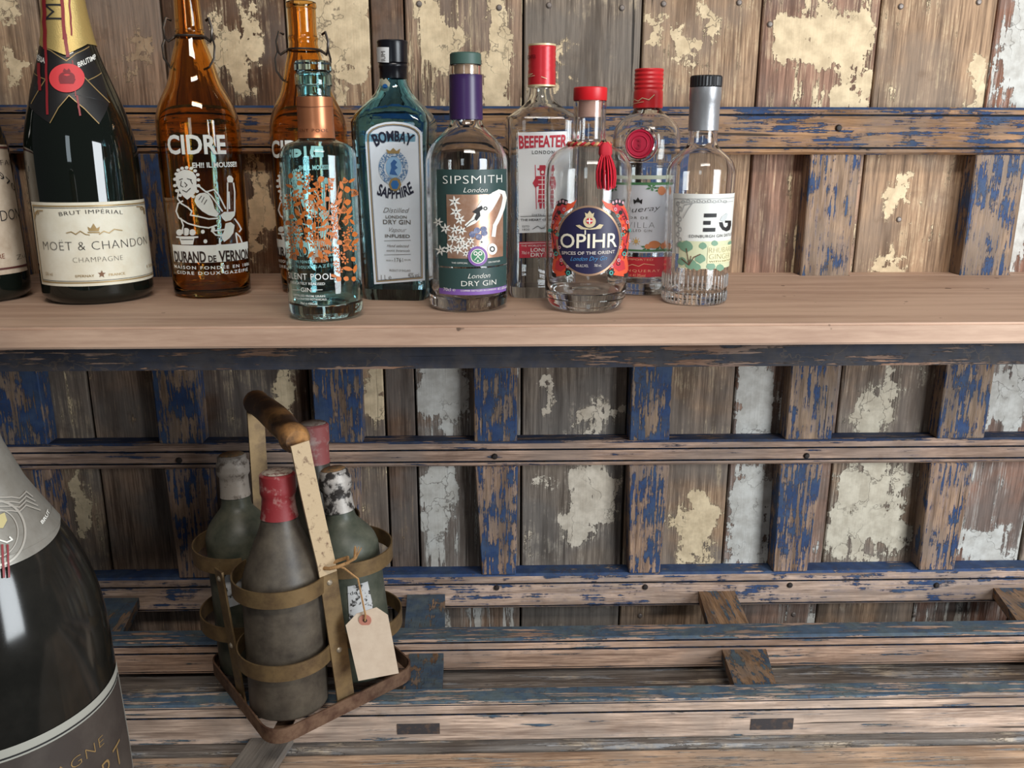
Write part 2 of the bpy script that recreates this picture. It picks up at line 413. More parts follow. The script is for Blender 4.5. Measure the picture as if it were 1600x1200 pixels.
rail3 = prof_rail('rail', XL, XR, pts, WOOD_X, wall, srgb(186, 162, 146), BLUE, .47, .45, ge)
nails(rail3, [(776, 918), (1008, 917), (1234, 914), (1463, 914)], YF)

def batten(xt0, xt1, xb0, xb1, zt, zb, amount, wood=BARE, paint=BLUE):
    """upright batten between rails, X extents at the top and bottom"""
    cx = (xt0 + xt1) / 2; y0, y1 = YF - 0.001, 0.0
    v = [(xt0, y0, zt), (xt1, y0, zt), (xt1, y1, zt), (xt0, y1, zt), (xb0, y0, zb), (xb1, y0, zb), (xb1, y1, zb), (xb0, y1, zb)]
    v = [(a - cx, b, c) for a, b, c in v]
    bm = bmesh.new(); vs = [bm.verts.new(p) for p in v]
    for f in ((0, 1, 2, 3), (7, 6, 5, 4), (0, 4, 5, 1), (1, 5, 6, 2), (2, 6, 7, 3), (3, 7, 4, 0)): bm.faces.new([vs[i] for i in f])
    bmesh.ops.recalc_face_normals(bm, faces=bm.faces)
    bmesh.ops.bevel(bm, geom=list(bm.edges), offset=0.0014, segments=1, affect='EDGES')
    o = link('batten', bm_mesh(bm), WOOD_ZB, wall); o.location.x = cx
    o['wood'] = wood; o['paint'] = paint; o['amount'] = amount; o['streak'] = 0.55
X = lambda px, py: aty(px, py, YF).x
UP = [(-0.66, -0.595), (X(243, 640), X(312, 640)), (X(490, 640), X(565, 640)), (X(740, 640), X(808, 640)), (X(985, 640), X(1048, 640)), (0.405, 0.469), (0.616, 0.682), (0.83, 0.895)]
LO = [((30, 80), (60, 110)), ((258, 328), (279, 335)), ((498, 560), (508, 562)), ((742, 809), (753, 806)), ((982, 1045), (983, 1031)), ((1217, 1284), (1208, 1261)), ((1451, 1519), (1436, 1490)), ((1690, 1755), (1672, 1730))]
amU = [.60, .58, .60, .58, .61, .49, .53, .5]; amL = [.52, .50, .52, .54, .53, .58, .50, .5]
for i, (a, b) in enumerate(UP):
    batten(a, b, a, b, r1z[1], r2z[0], amU[i], srgb(158, 134, 112))
    (t0, t1), (b0, b1) = LO[i]
    batten(X(t0, 745), X(t1, 745), X(b0, 890), X(b1, 890), r2z[1], r3z[0], amL[i])

# ------------------------------------------------------------------ plank ledge under everything
floor = empty('floor', (0, -0.35, -0.51)); tag(floor, 'weathered grey plank ledge below the slatted rack', kind='structure')
ZF = -0.503
for k, (y0, y1, dz, wc) in enumerate([(-0.118, -0.299, 0.0, srgb(116, 108, 102)), (-0.301, -0.53, -0.003, srgb(196, 166, 140)), (-0.532, -0.72, -0.002, srgb(150, 128, 110))]):
    o = link('plank', box_mesh(XL, XR, y1 + 0.35, y0 + 0.35, -0.03 + (ZF + 0.51) + dz, (ZF + 0.51) + dz, 0.003), WOOD_P, floor)
    o['wood'] = wc; o['paint'] = srgb(150, 150, 152); o['amount'] = .47; o['streak'] = .9

# ------------------------------------------------------------------ slatted rack (two rails and their cross slats)
rack = empty('slatted_rack', (0, -0.2, ZF)); tag(rack, 'low rack of worn blue painted wooden rails and cross slats below the shelf', 'rack')
rack_off = Vector((0, -0.2, ZF))
def rack_rail(Ybk, Yfr, ztop, zbot, amount, paint, wood, gs):
    pts, ge = grooved(Ybk, Yfr, ztop, zbot, gs)
    pts = [(y + 0.2, z - ZF) for y, z in pts]
    return prof_rail('rail', XL, XR, pts, WOOD_X, rack, wood, paint, amount, .8, ge)
Y4b, Y4f, Y5b, Y5f, ZT = -0.128, -0.158, -0.262, -0.288, -0.450
z4b, z5b = zof(0, Y4f, 1047), ZF
rail4 = rack_rail(Y4b, Y4f, ZT, z4b, .38, SLATE, srgb(186, 156, 136), (0.10, 0.34, 0.94))
rail5 = rack_rail(Y5b, Y5f, ZT, z5b, .38, srgb(78, 98, 118), srgb(198, 176, 160), (0.06, 0.30,))
TEN = mat('tenon_end', srgb(58, 54, 56), 0.8, noise=(srgb(96, 76, 62), 120, .5, .7))
def cross(pts34, pts45, tenon):
    """cross slat pieces: picture quads on the top face, between the wall rail and rail 4 and between rails 4 and 5"""
    for (a, b, c, d), zt in ((pts34, (-0.457, -0.452)), (pts45, (-0.470, -0.452))):
        if a is None: continue
        Yt, Yb = ((YF + 0.004, Y4b) if zt[0] > -0.46 else (Y4f + 0.004, Y5b))
        t0, t1 = atz(a[0], a[1], zt[0]).x, atz(b[0], b[1], zt[0]).x
        b0, b1 = atz(d[0], d[1], zt[1]).x, atz(c[0], c[1], zt[1]).x
        v = [(t0, Yt, zt[0]), (t1, Yt, zt[0]), (b1, Yb, zt[1]), (b0, Yb, zt[1])]
        v = v + [(x, y, z - 0.014) for x, y, z in v]; v = [Vector(p) - rack_off for p in v]
        o = link('cross_slat', mesh_from(v, [(0, 1, 2, 3), (7, 6, 5, 4), (0, 4, 5, 1), (1, 5, 6, 2), (2, 6, 7, 3), (3, 7, 4, 0)]), WOOD_Y, rack)
        o['wood'] = srgb(146, 116, 88); o['paint'] = SLATE; o['amount'] = .50 if a[0] > 1000 else .66; o['streak'] = .5
    if tenon:
        x0, x1, y0, y1 = tenon; p, q = aty(x0, y1, Y5f), aty(x1, y0, Y5f)
        o = link('tenon_end', box_mesh(p.x, q.x, Y5f - 0.0008 + 0.2, Y5f + 0.012 + 0.2, p.z - ZF, q.z - ZF), TEN, rack)
N4 = (None,) * 4
cross(((636, 930), (695, 930), (695, 983), (632, 983)), ((640, 1020), (693, 1020), (690, 1085), (628, 1085)), (621, 687, 1130, 1147))
cross(((1095, 930), (1152, 930), (1172, 978), (1108, 978)), ((1130, 1018), (1200, 1018), (1217, 1078), (1151, 1078)), (1172, 1240, 1122, 1140))
cross(((1562, 926), (1625, 926), (1660, 978), (1598, 978)), ((1640, 1018), (1712, 1018), (1745, 1078), (1680, 1078)), None)
cross(((150, 938), (213, 938), (190, 990), (120, 990)), ((90, 1022), (155, 1022), (140, 1088), (70, 1088)), None)
# loose board end under the rack
lb = link('loose_batten', None or box_mesh(-0.024, 0.024, -0.14, 0.14, 0, 0.010, 0.0015), WOOD_Y)
p = atz(375, 1180, ZF + 0.004); lb.location = (p.x + 0.01, p.y - 0.075, ZF + 0.0); lb.rotation_euler = (0, 0, math.radians(-12))
lb['wood'] = srgb(120, 110, 100); lb['paint'] = SLATE; lb['amount'] = .4; lb['streak'] = .5
tag(lb, 'short grey board lying under the bottle carrier, in front of the rack', 'board')

# ------------------------------------------------------------------ shelf
SB, SFX = -0.030, None
fl, fr = atz(-200, 513.5, 0), atz(1800, 502.5, 0)
def shelf_front(x): return fl.y + (fr.y - fl.y) * (x - fl.x) / (fr.x - fl.x)
shelf = empty('wall_shelf', (0, -0.2, -0.03)); tag(shelf, 'pale sanded wooden shelf carrying the row of bottles, on a dark rail', 'shelf')
TH = 0.021
v = [(XL, 0, 0), (XR, 0, 0), (XR, shelf_front(XR), 0), (XL, shelf_front(XL), 0)]
# the shelf is notched round the battens: it ends at their faces, a filler strip closes the gap to the boards
v[0] = (XL, YF - 0.0015, 0); v[1] = (XR, YF - 0.0015, 0)
v = [Vector(p) + Vector((0, 0.2, 0.03)) for p in v] + [Vector(p) + Vector((0, 0.2, 0.03 - TH)) for p in v]
bm = bmesh.new(); vs = [bm.verts.new(p) for p in v]
for f in ((0, 1, 2, 3), (7, 6, 5, 4), (0, 4, 5, 1), (1, 5, 6, 2), (2, 6, 7, 3), (3, 7, 4, 0)): bm.faces.new([vs[i] for i in f])
bmesh.ops.recalc_face_normals(bm, faces=bm.faces)
bmesh.ops.bevel(bm, geom=list(bm.edges), offset=0.0022, segments=2, affect='EDGES')
SHW = shelf_wood('sanded_shelf_wood', srgb(164, 132, 112), srgb(202, 170, 147), (3.5, 60, 60))
sh_top = link('shelf_board', bm_mesh(bm), SHW, shelf)
segs = sorted([a for a in UP])
xs = XL
for a, b in segs + [(XR, XR)]:
    if a > xs: link('filler_strip', box_mesh(xs + .001, a - .001, YF + 0.2 - .001, 0.2 - .001, 0.03 - TH, 0.03), SHW, shelf)
    xs = b
ya = lambda x: shelf_front(x) + 0.018
za = zof(0, -0.34, 579.5)
v = [(XL, ya(XL), -TH), (XR, ya(XR), -TH), (XR, ya(XR) + .03, -TH), (XL, ya(XL) + .03, -TH)]
v = v + [(x, y, za) for x, y, z in v]; v = [Vector(p) + Vector((0, 0.2, 0.03)) for p in v]
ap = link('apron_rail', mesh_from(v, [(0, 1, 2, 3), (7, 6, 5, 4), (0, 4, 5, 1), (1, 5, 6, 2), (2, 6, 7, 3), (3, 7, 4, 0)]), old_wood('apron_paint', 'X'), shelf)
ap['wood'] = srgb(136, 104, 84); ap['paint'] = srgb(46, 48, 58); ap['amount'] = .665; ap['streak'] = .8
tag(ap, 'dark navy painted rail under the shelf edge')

# ------------------------------------------------------------------ printing on bottles
def text_mesh_2d(s, bold=0.0, spacing=1.0):
    c = bpy.data.curves.new('t', 'FONT'); c.body = s; c.size = 1.0; c.offset = bold; c.space_character = spacing
    c.resolution_u = 3; c.fill_mode = 'BOTH'
    o = bpy.data.objects.new('t', c); COL.objects.link(o)
    dg = bpy.context.evaluated_depsgraph_get(); me = bpy.data.meshes.new_from_object(o.evaluated_get(dg))
    vs = [(v.co.x, v.co.y) for v in me.vertices]; fs = [tuple(p.vertices) for p in me.polygons]
    bpy.data.objects.remove(o); bpy.data.curves.remove(c); bpy.data.meshes.remove(me)
    return vs, fs

class Surface:
    """where a bottle's print goes; (u, z) are metres along the surface"""
    def __init__(s, origin): s.o = Vector(origin)
class Round(Surface):
    def __init__(s, origin, prof, tilt=None):
        s.o = Vector(origin); s.prof = sorted([(z, r) for r, z in prof]); s.mw = Matrix.Translation(s.o) if tilt is None else tilt
        s.inv = s.mw.inverted(); s.rref = None
    def R(s, z):
        p = s.prof
        if z <= p[0][0]: return p[0][1]
        for (z0, r0), (z1, r1) in zip(p, p[1:]):
            if z <= z1: return r0 if z1 - z0 < 1e-9 else r0 + (r1 - r0) * (z - z0) / (z1 - z0)
        return p[-1][1]
    def uv(s, x, y):
        """picture pixel -> (angle, z)"""
        o = s.inv @ CAM; d = (s.inv.to_3x3() @ ray(x, y)).normalized()
        t0 = math.hypot(o.x, o.y) - 0.16; best = None; bd = 9
        prev = None
        for k in range(190):
            t = t0 + k * 0.002; p = o + d * t; g = math.hypot(p.x, p.y) - s.R(p.z)
            if g < bd: bd, best = g, t
            if g <= 0:
                a, b = t - 0.002, t
                for _ in range(14):
                    m = (a + b) / 2; q = o + d * m
                    if math.hypot(q.x, q.y) > s.R(q.z): a = m
                    else: b = m
                best = (a + b) / 2; break
        p = o + d * best; return math.atan2(p.x, -p.y), p.z
    def P(s, a, z, h):
        r = s.R(z) + h; return Vector((r * math.sin(a), -r * math.cos(a), z))
    def scale(s, z): return s.R(z)          # metres per unit of a
class Flat(Surface):
    """flat front face at local y = -d, bottle turned by rot about z"""
    def __init__(s, origin, rot, d, lean=0.0):
        s.o = Vector(origin); s.mw = Matrix.Translation(s.o) @ Matrix.Rotation(rot, 4, 'Z'); s.inv = s.mw.inverted(); s.d = d; s.lean = lean
    def uv(s, x, y):
        o = s.inv @ CAM; r = s.inv.to_3x3() @ ray(x, y); n = Vector((0, -1, s.lean)); p0 = Vector((0, -s.d, 0))
        t = (p0 - o).dot(n) / r.dot(n); p = o + r * t; return p.x, p.z
    def P(s, a, z, h): return Vector((a, -s.d + s.lean * z - h, z))
    def scale(s, z): return 1.0

class Print:
    def __init__(s, surf): s.s = surf; s.layers = {}
    def _bm(s, key):
        if key not in s.layers: s.layers[key] = []
        return s.layers[key]
    def add2d(s, key, verts, faces, h, sub=0.004):
        """2-D (a, z) geometry laid on the surface, cut fine enough to follow it"""
        bm = bmesh.new(); sc = s.s.scale(sum(v[1] for v in verts) / len(verts))
        vs = [bm.verts.new((a * sc, z, 0)) for a, z in verts]
        for f in faces:
            try: bm.faces.new([vs[i] for i in f])
            except ValueError: pass
        if isinstance(s.s, Round):
            for _ in range(7):
                es = [e for e in bm.edges if e.calc_length() > sub]
                if not es: break
                bmesh.ops.subdivide_edges(bm, edges=es, cuts=1); bmesh.ops.triangulate(bm, faces=bm.faces)
        bm.verts.index_update()
        vv = [s.s.P(v.co.x / sc, v.co.y, h) for v in bm.verts]
        ff = []
        for f in bm.faces:
            ids = [v.index for v in f.verts]
            n = (vv[ids[1]] - vv[ids[0]]).cross(vv[ids[2]] - vv[ids[0]])
            c = vv[ids[0]]; out = Vector((c.x, c.y, 0)) if isinstance(s.s, Round) else Vector((0, -1, 0))
            ff.append(ids if n.dot(out) > 0 else list(reversed(ids)))
        bm.free(); s._bm(key).append((vv, ff))
    def poly(s, key, pts, h=0.0006, sub=0.004):
        uv = [s.s.uv(x, y) for x, y in pts]; s.polyuv(key, uv, h, sub)
    def polyuv(s, key, uv, h=0.0006, sub=0.004):
        tris = tessellate_polygon([[Vector((a * s.s.scale(z), z, 0)) for a, z in uv]])
        s.add2d(key, uv, tris, h, sub)
    def ellipse(s, key, cx, cy, rx, ry, h=0.0006, n=36, inner=None, sub=0.004):
        P = lambda k, f: (cx + rx * f * math.cos(2 * math.pi * k / n), cy + ry * f * math.sin(2 * math.pi * k / n))
        o = [s.s.uv(*P(k, 1)) for k in range(n)]
        if inner:
            i = [s.s.uv(*P(k, inner)) for k in range(n)]
            s.add2d(key, o + i, [(k, (k + 1) % n, n + (k + 1) % n, n + k) for k in range(n)], h, sub)
        else: s.polyuv(key, o, h, sub)
    def stroke(s, key, pts, wpx, h=0.0007, closed=False):
        if closed: pts = list(pts) + [pts[0]]
        for (x0, y0), (x1, y1) in zip(pts, pts[1:]):
            L = math.hypot(x1 - x0, y1 - y0) or 1; nx, ny = -(y1 - y0) / L * wpx / 2, (x1 - x0) / L * wpx / 2
            ex, ey = (x1 - x0) / L * wpx * .3, (y1 - y0) / L * wpx * .3
            s.poly(key, [(x0 + nx - ex, y0 + ny - ey), (x1 + nx + ex, y1 + ny + ey), (x1 - nx + ex, y1 - ny + ey), (x0 - nx - ex, y0 - ny - ey)], h)
    def text(s, key, t, x0, x1, yb, cap, h=0.0008, bold=0.0, shear=0.0, yb1=None, arc=0.0, rise=0.0, spacing=1.0, grow=0.0):
        """line of lettering from picture x0 to x1 on baseline yb (yb1 at its right end), cap height in pixels;
        arc > 0 lifts the middle by that share of the width; rise adds a slope; grow swells letters at the ends"""
        vs, fs = text_mesh_2d(t, bold, spacing)
        if not vs: return
        mx0, mx1 = min(v[0] for v in vs), max(v[0] for v in vs)
        a0, z0 = s.s.uv(x0, yb); a1, z1 = s.s.uv(x1, yb if yb1 is None else yb1)
        xm = (x0 + x1) / 2; ym = (yb + (yb if yb1 is None else yb1)) / 2
        zm0, zm1 = s.s.uv(xm, ym)[1], s.s.uv(xm, ym - cap)[1]; ch = zm1 - zm0
        sc = s.s.scale(zm0); W = (a1 - a0) * sc
        if yb1 is None: z0 = z1 = zm0
        out = []
        for x, y in vs:
            f = (x - mx0) / (mx1 - mx0); yy = y / 0.729 * ch
            if grow: yy *= 1 + grow * ((2 * f - 1) ** 2)
            aa = a0 + (a1 - a0) * f + yy * shear / sc
            zz = z0 + (z1 - z0) * f + yy
            if arc:
                th = (2 * f - 1) ** 2; zz += arc * W * (1 - th)
                aa += -yy * (-4 * arc * (2 * f - 1)) * .7 / sc
            out.append((aa, zz))
        s.add2d(key, out, fs, h, 0.006); s.layers[key][-1] += (cap,)
    def build(s, key, name, m, parent, label=None):
        if key not in s.layers: return None
        if 'lettering' in name:                     # each line big enough to read is a part of its own, the small print one part
            big = [e for e in s.layers[key] if len(e) > 2 and e[2] >= 6.5]; rest = [e for e in s.layers[key] if not (len(e) > 2 and e[2] >= 6.5)]
            for e in big: s.emit([e], name, m, parent, label)
            if rest:
                o = s.emit(rest, name if not big else 'small_print', m, parent, label)
                if len(rest) > 1: o['kind'] = 'stuff'
            return None
        return s.emit(s.layers[key], name, m, parent, label)
    def emit(s, entries, name, m, parent, label=None):
        verts, faces = [], []
        for vv, ff in [e[:2] for e in entries]:
            k = len(verts); verts += vv; faces += [[i + k for i in f] for f in ff]
        me = bpy.data.meshes.new(name); me.from_pydata([tuple(v) for v in verts], [], faces); me.update()
        for p in me.polygons: p.use_smooth = True
        o = link(name, me, m, parent)
        if label: o['label'] = label
        if name in ('leaf_print', 'orange_fruit_print', 'swan_markings', 'flower_centre', 'white_flowers', 'floral_print', 'red_paint_drips', 'gold_print', 'red_print', 'silver_border'): o['kind'] = 'stuff'
        return o

INK = mat('black_ink', srgb(32, 30, 32), 0.6); WINK = mat('white_ink', srgb(236, 234, 226), 0.5); GOLD = mat('gold_print', srgb(168, 140, 92), 0.45, metal=0.3)
CREAMP = mat('cream_paper', srgb(232, 226, 208), 0.6, noise=(srgb(216, 206, 182), 40, .35, .75)); WHITEP = mat('white_paper', srgb(232, 232, 232), 0.5)
BLACKG = mat('black_green_glass', (0.006, 0.008, 0.006), 0.035, ior=1.52, spec=0.6)
DGREY = mat('grey_ink', srgb(110, 104, 98), 0.6)
CLEAR = glass('clear_glass', (0.985, 0.992, 0.99)); AMBER = glass('amber_glass', (0.86, 0.50, 0.15)); AQUA = glass('aqua_glass', (0.66, 0.92, 0.94))
BLUEG = glass('blue_glass', (0.44, 0.81, 0.97)); 

def place(cx, yb, hw, soft=0.25):
    """centre of a round bottle whose base front is seen at row yb, half-width hw px; returns (pos, r)"""
    p = atz(cx, yb, 0); r = 0.04
    for _ in range(12):
        r = rad(p.x, p.y, 0.02, hw); d = (Vector((p.x, p.y, 0)) - Vector((CAM.x, CAM.y, 0))); q = atz(cx, yb, 0)
        u = Vector((q.x - CAM.x, q.y - CAM.y, 0)).normalized(); p = q + u * r * (1 - soft)
    return Vector((p.x, p.y, 0)), r
def px_prof(pos, rows):
    """picture rows (y, half width) -> (r, z) profile on the axis"""
    out = []
    for y, hw in rows:
        z = zof(pos.x, pos.y, y); out.append((rad(pos.x, pos.y, z, hw), z))
    return out
def smooth_prof(prof, n=4):
    """Catmull-Rom through a profile"""
    P = [prof[0]] + list(prof) + [prof[-1]]; out = []
    for i in range(1, len(P) - 2):
        for k in range(n):
            t = k / n; q = []
            for c in (0, 1):
                p0, p1, p2, p3 = P[i - 1][c], P[i][c], P[i + 1][c], P[i + 2][c]
                q.append(0.5 * ((2 * p1) + (-p0 + p2) * t + (2 * p0 - 5 * p1 + 4 * p2 - p3) * t * t + (-p0 + 3 * p1 - 3 * p2 + p3) * t ** 3))
            out.append((max(q[0], 0.001), q[1]))
    out.append(prof[-1]); return out
def glass_shell(prof, wall_t=0.0028, base_t=0.008, seg=64, punt=0.003):
    """hollow bottle from an outer (r, z) profile that starts at the base edge"""
    outer = [(0, punt), (prof[0][0] * .55, punt * .8)] + list(prof)
    z0 = base_t
    inner = [(max(r - wall_t, 0.004), z) for r, z in prof if z > z0 + 0.004]
    lip = [(prof[-1][0] - wall_t * .5, prof[-1][1] + .0008)]
    rb = inner[0][0]
    inner_all = list(reversed(inner)) + [(rb * .96, z0 + .003), (rb * .8, z0 + .0008), (0, z0 + .002)]
    return lathe(outer + lip + inner_all, seg, 40)
def base_round(r, rc, n=4):
    return [(r - rc + rc * math.sin(math.pi / 2 * k / n), rc - rc * math.cos(math.pi / 2 * k / n)) for k in range(n)]
def shell(prof, z0, z1, h, t=0.0):
    """thin sleeve following a profile between two heights"""
    R = Round((0, 0, 0), prof)
    zs = sorted(set([z0, z1] + [z for _, z in prof if z0 < z < z1])); o = [(R.R(z) + h, z) for z in zs]
    return lathe(o + [(r - max(t, h + .0003), z) for r, z in reversed(o)], 56, 40, closed=True)

# ------------------------------------------------------------------ champagne bottle with the cream label
def champagne():
    pos, r = place(158, 474, 89)
    rows = [(452, 88), (430, 88.5), (380, 89), (316, 89.5), (270, 90.5), (230, 89.5), (200, 84.5), (170, 77), (145, 69), (125, 62), (95, 52), (66, 43.5), (30, 37.5), (0, 34.5), (-40, 31.5), (-75, 30), (-80, 33), (-100, 33.5), (-120, 31), (-128, 22)]
    prof = base_round(px_prof(pos, [(452, 88)])[0][0], .012) + smooth_prof(px_prof(pos, rows), 3)
    b = empty('champagne_bottle', pos); tag(b, 'large dark champagne bottle with cream label and gold foil neck, left end of shelf', 'bottle')
    link('glass_body', lathe([(0, .006), (prof[0][0] * .6, .004)] + prof + [(0, prof[-1][1] + .001)], 72), BLACKG, b)
    S = Round(pos, prof); zf = S.uv(95, 66)[1]
    ztop = prof[-1][1]
    FOIL = mat('gold_foil', srgb(206, 178, 112), 0.38, metal=0.55, bump=0.25, bscale=900)
    fo = link('neck_foil', lathe([(S.R(zf + (ztop - zf) * k / 16) + .0007, zf + (ztop - zf) * k / 16) for k in range(17)] + [(0, ztop + .002)], 56), FOIL, b)
    p = Print(S)
    p.poly('foil', [(49, 62), (60, 68), (80, 77), (102, 86), (118, 78), (136, 68.5), (136, 64), (95, 50), (50, 58)], .0009)
    p.build('foil', 'foil_point', FOIL, fo)
    p.text('name', 'MO', 0, 0, 0, 1) if False else None
    # upright lettering on the foil reads along the neck
    vs, fs = text_mesh_2d('MO', -.012); a0, z0 = S.uv(88, 34)
    cap = .019; uv = [(S.uv(79, 20)[0] + (y / .729) * cap / S.R(z0) , z0 + x * .024) for x, y in vs]
    uv = [(S.uv(98, 20)[0] - (y / .729) * cap / S.R(z0), z0 + x * .024) for x, y in vs]
    p.add2d('name', uv, fs, .0012); p.build('name', 'lettering', INK, fo)
    for x, y0, y1, wd in ((70, -20, 75, 5.5), (73, 60, 178, 3.6), (96, -20, 60, 5), (101, 50, 88, 5), (107, -10, 55, 2.5), (120, 150, 180, 3), (113, 95, 150, 2.0), (62, 100, 140, 4.5)):
        n = 7; p.stroke('drip', [(x + 5 * (k / n) * (1 if x > 80 else .5) + random.uniform(-.6, .6), y0 + (y1 - y0) * k / n) for k in range(n + 1)], wd, .0016)
    p.build('drip', 'red_paint_drips', mat('red_drip', srgb(138, 34, 40), 0.45), b)
    BAND = mat('black_band', srgb(30, 28, 28), 0.42)
    p.poly('band', [(48, 64), (60, 70), (80, 79), (102, 88.5), (118, 80), (137, 71), (146, 95), (158, 116), (170, 160), (154, 194), (132, 170), (108, 149), (92, 168), (79, 193), (62, 181), (46, 165), (42, 130), (45, 95)], .0006, .005)
    bd = p.build('band', 'neck_band', BAND, b)
    for pts in ([(52, 66), (80, 79), (104, 95)], [(104, 95), (118, 84), (138, 73)], [(79, 192), (92, 168), (108, 149), (132, 170), (154, 193)], [(50, 162), (72, 124)], [(130, 119), (150, 140), (170, 160)], [(138, 125), (157, 114)], [(47, 111), (72, 124)]):
        p.stroke('line', pts, 1.4, .0010)
    p.build('line', 'gold_line', GOLD, bd)
    p.ellipse('seal', 105, 122, 26.5, 22.5, .0018, 40); se = p.build('seal', 'red_seal', mat('seal_red', srgb(214, 62, 66), 0.55), bd)
    p.ellipse('crest', 105, 121, 12, 9, .0021, 20, .62); p.poly('crest', [(93, 124), (99, 117), (105, 119), (111, 117), (118, 124), (115, 131), (95, 131)], .0021)
    p.poly('crest', [(99, 112), (101, 107), (105, 110), (108, 107), (111, 112)], .0021)
    p.build('crest', 'crest', mat('seal_dark', srgb(132, 44, 50), 0.6), se)
    p.text('w', 'BRUT', 122, 140, 105.5, 8, yb1=97, bold=.02); p.text('w', 'IMP', 140.5, 150, 96.5, 7, yb1=91, bold=.02); p.text('w', 'MPÉRIA', 51, 71, 91, 8, yb1=99, bold=.02)
    p.build('w', 'lettering', WINK, bd)
    # front label
    q = Print(S)
    a0, zt = S.uv(47, 315); a1, _ = S.uv(222.5, 307); zb = S.uv(160, 446)[1]; zt = S.uv(140, 316)[1]
    a0 = S.uv(58, 380)[0]; a1 = S.uv(234, 372)[0]
    q.polyuv('paper', [(a0, zb), (a1, zb), (a1, zt), (a0, zt)], .0005); lab = q.build('paper', 'label', CREAMP, b)
    def frame(key, e, wd, h):
        ea = e / S.R(zt); wa = wd / S.R(zt)
        for (A0, A1, Z0, Z1) in ((a0 + ea, a1 - ea, zt - e - wd, zt - e), (a0 + ea, a1 - ea, zb + e, zb + e + wd), (a0 + ea, a0 + ea + wa, zb + e, zt - e), (a1 - ea - wa, a1 - ea, zb + e, zt - e)):
            q.polyuv(key, [(A0, Z0), (A1, Z0), (A1, Z1), (A0, Z1)], h)
    frame('gold', .0030, .0014, .0009); frame('ink', .0052, .0005, .0009)
    q.text('ink', 'BRUT IMPÉRIAL', 94, 191, 337, 6.5, .0012, -.01, arc=.035, spacing=1.15)
    q.text('ink', 'MOËT & CHANDON', 70, 228, 390, 14.5, .0012, -.022, yb1=381, spacing=1.08)
    q.text('ink', 'CHAMPAGNE', 115, 192, 409, 8.5, .0012, -.028, spacing=1.1)
    q.text('gold', 'EPERNAY', 119, 148, 433, 4, .0012); q.text('gold', 'FRANCE', 170, 195, 430, 4, .0012)
    q.text('gold', '12% vol', 73, 84, 430, 5, .0012); q.text('gold', '150cl', 228, 237, 417, 5, .0012)
    q.poly('star', [(159 + 6.2 * (1 if k % 2 == 0 else .42) * math.sin(math.pi * k / 5), 428 - 6.2 * (1 if k % 2 == 0 else .42) * math.cos(math.pi * k / 5)) for k in range(10)], .0012)
    q.stroke('gold', [(105, 364), (112, 362), (119, 366), (126, 361), (134, 366), (140, 367)], 1.4, .0012); q.stroke('gold', [(155, 366), (162, 361), (170, 364), (178, 358), (190, 360)], 1.4, .0012)
    q.poly('gold', [(139, 361), (137, 354), (142, 357), (146, 349), (151, 357), (156, 354), (154, 361)], .0012); q.stroke('gold', [(138, 363), (155, 363)], 2, .0012)
    for cx, cy, sx in ((60, 332, 1), (220, 326, -1)):
        q.stroke('gold', [(cx - 4 * sx, cy + 8), (cx - 3 * sx, cy), (cx, cy - 3), (cx + 8 * sx, cy - 3)], 1.6, .0012); q.ellipse('gold', cx, cy, 2.6, 2.6, .0012, 12, .5)
    q.build('gold', 'gold_print', GOLD, lab); q.build('ink', 'lettering', INK, lab); q.build('star', 'star', mat('star_bronze', srgb(126, 86, 58), 0.5), lab)
champagne()

def old_champagne():
    pos, r = place(-32, 474, 90)
    rows = [(452, 89), (400, 89), (300, 90), (250, 90), (222, 88), (190, 80), (160, 68), (120, 54), (80, 43), (30, 37), (-40, 31), (-90, 30), (-95, 33), (-120, 31)]
    prof = base_round(px_prof(pos, [(452, 89)])[0][0], .012) + smooth_prof(px_prof(pos, rows), 3)
    b = empty('champagne_bottle', pos); tag(b, 'dark bottle with stained cream label cut off by the left picture edge', 'bottle')
    link('glass_body', lathe([(0, .006), (prof[0][0] * .6, .004)] + prof + [(0, prof[-1][1] + .001)], 64), BLACKG, b)
    S = Round(pos, prof); q = Print(S)
    zt, zb = S.uv(10, 226)[1], S.uv(35, 424)[1]; a1 = S.uv(30, 345)[0]
    q.polyuv('paper', [(a1 - 2.0, zb), (a1, zb), (a1, zt), (a1 - 2.0, zt)], .0005)
    lab = q.build('paper', 'label', mat('stained_paper', srgb(196, 178, 156), 0.7, noise=(srgb(160, 136, 112), 30, .4, .7)), b)
    for z in (zt - .004, zb + .005): q.polyuv('line', [(a1 - 2, z), (a1, z), (a1, z + .0022), (a1 - 2, z + .0022)], .0009); q.build('line', 'border_line', mat('maroon_line', srgb(84, 40, 34), .6), lab); q.layers.pop('line')
    q.text('ink', 'DON', 1, 29, 346, 18, .0011, -.015, yb1=340); q.text('ink', '1', -12, -8, 268, 10, .0011); q.text('ink', '970', -3, 22, 277, 11, .0011, -.01, yb1=300, shear=.1)
    q.text('ink', 'FAR', 0, 17, 258, 9, .0011, -.02); q.text('ink', 'Zus', 25, 40, 406, 8, .0011, -.02, yb1=400); q.build('ink', 'lettering', INK, lab)
    q.text('r', 'RE', -3, 7, 404, 8, .0011); q.build('r', 'red_lettering', mat('rust_ink', srgb(120, 66, 44), .6), lab)
old_champagne()

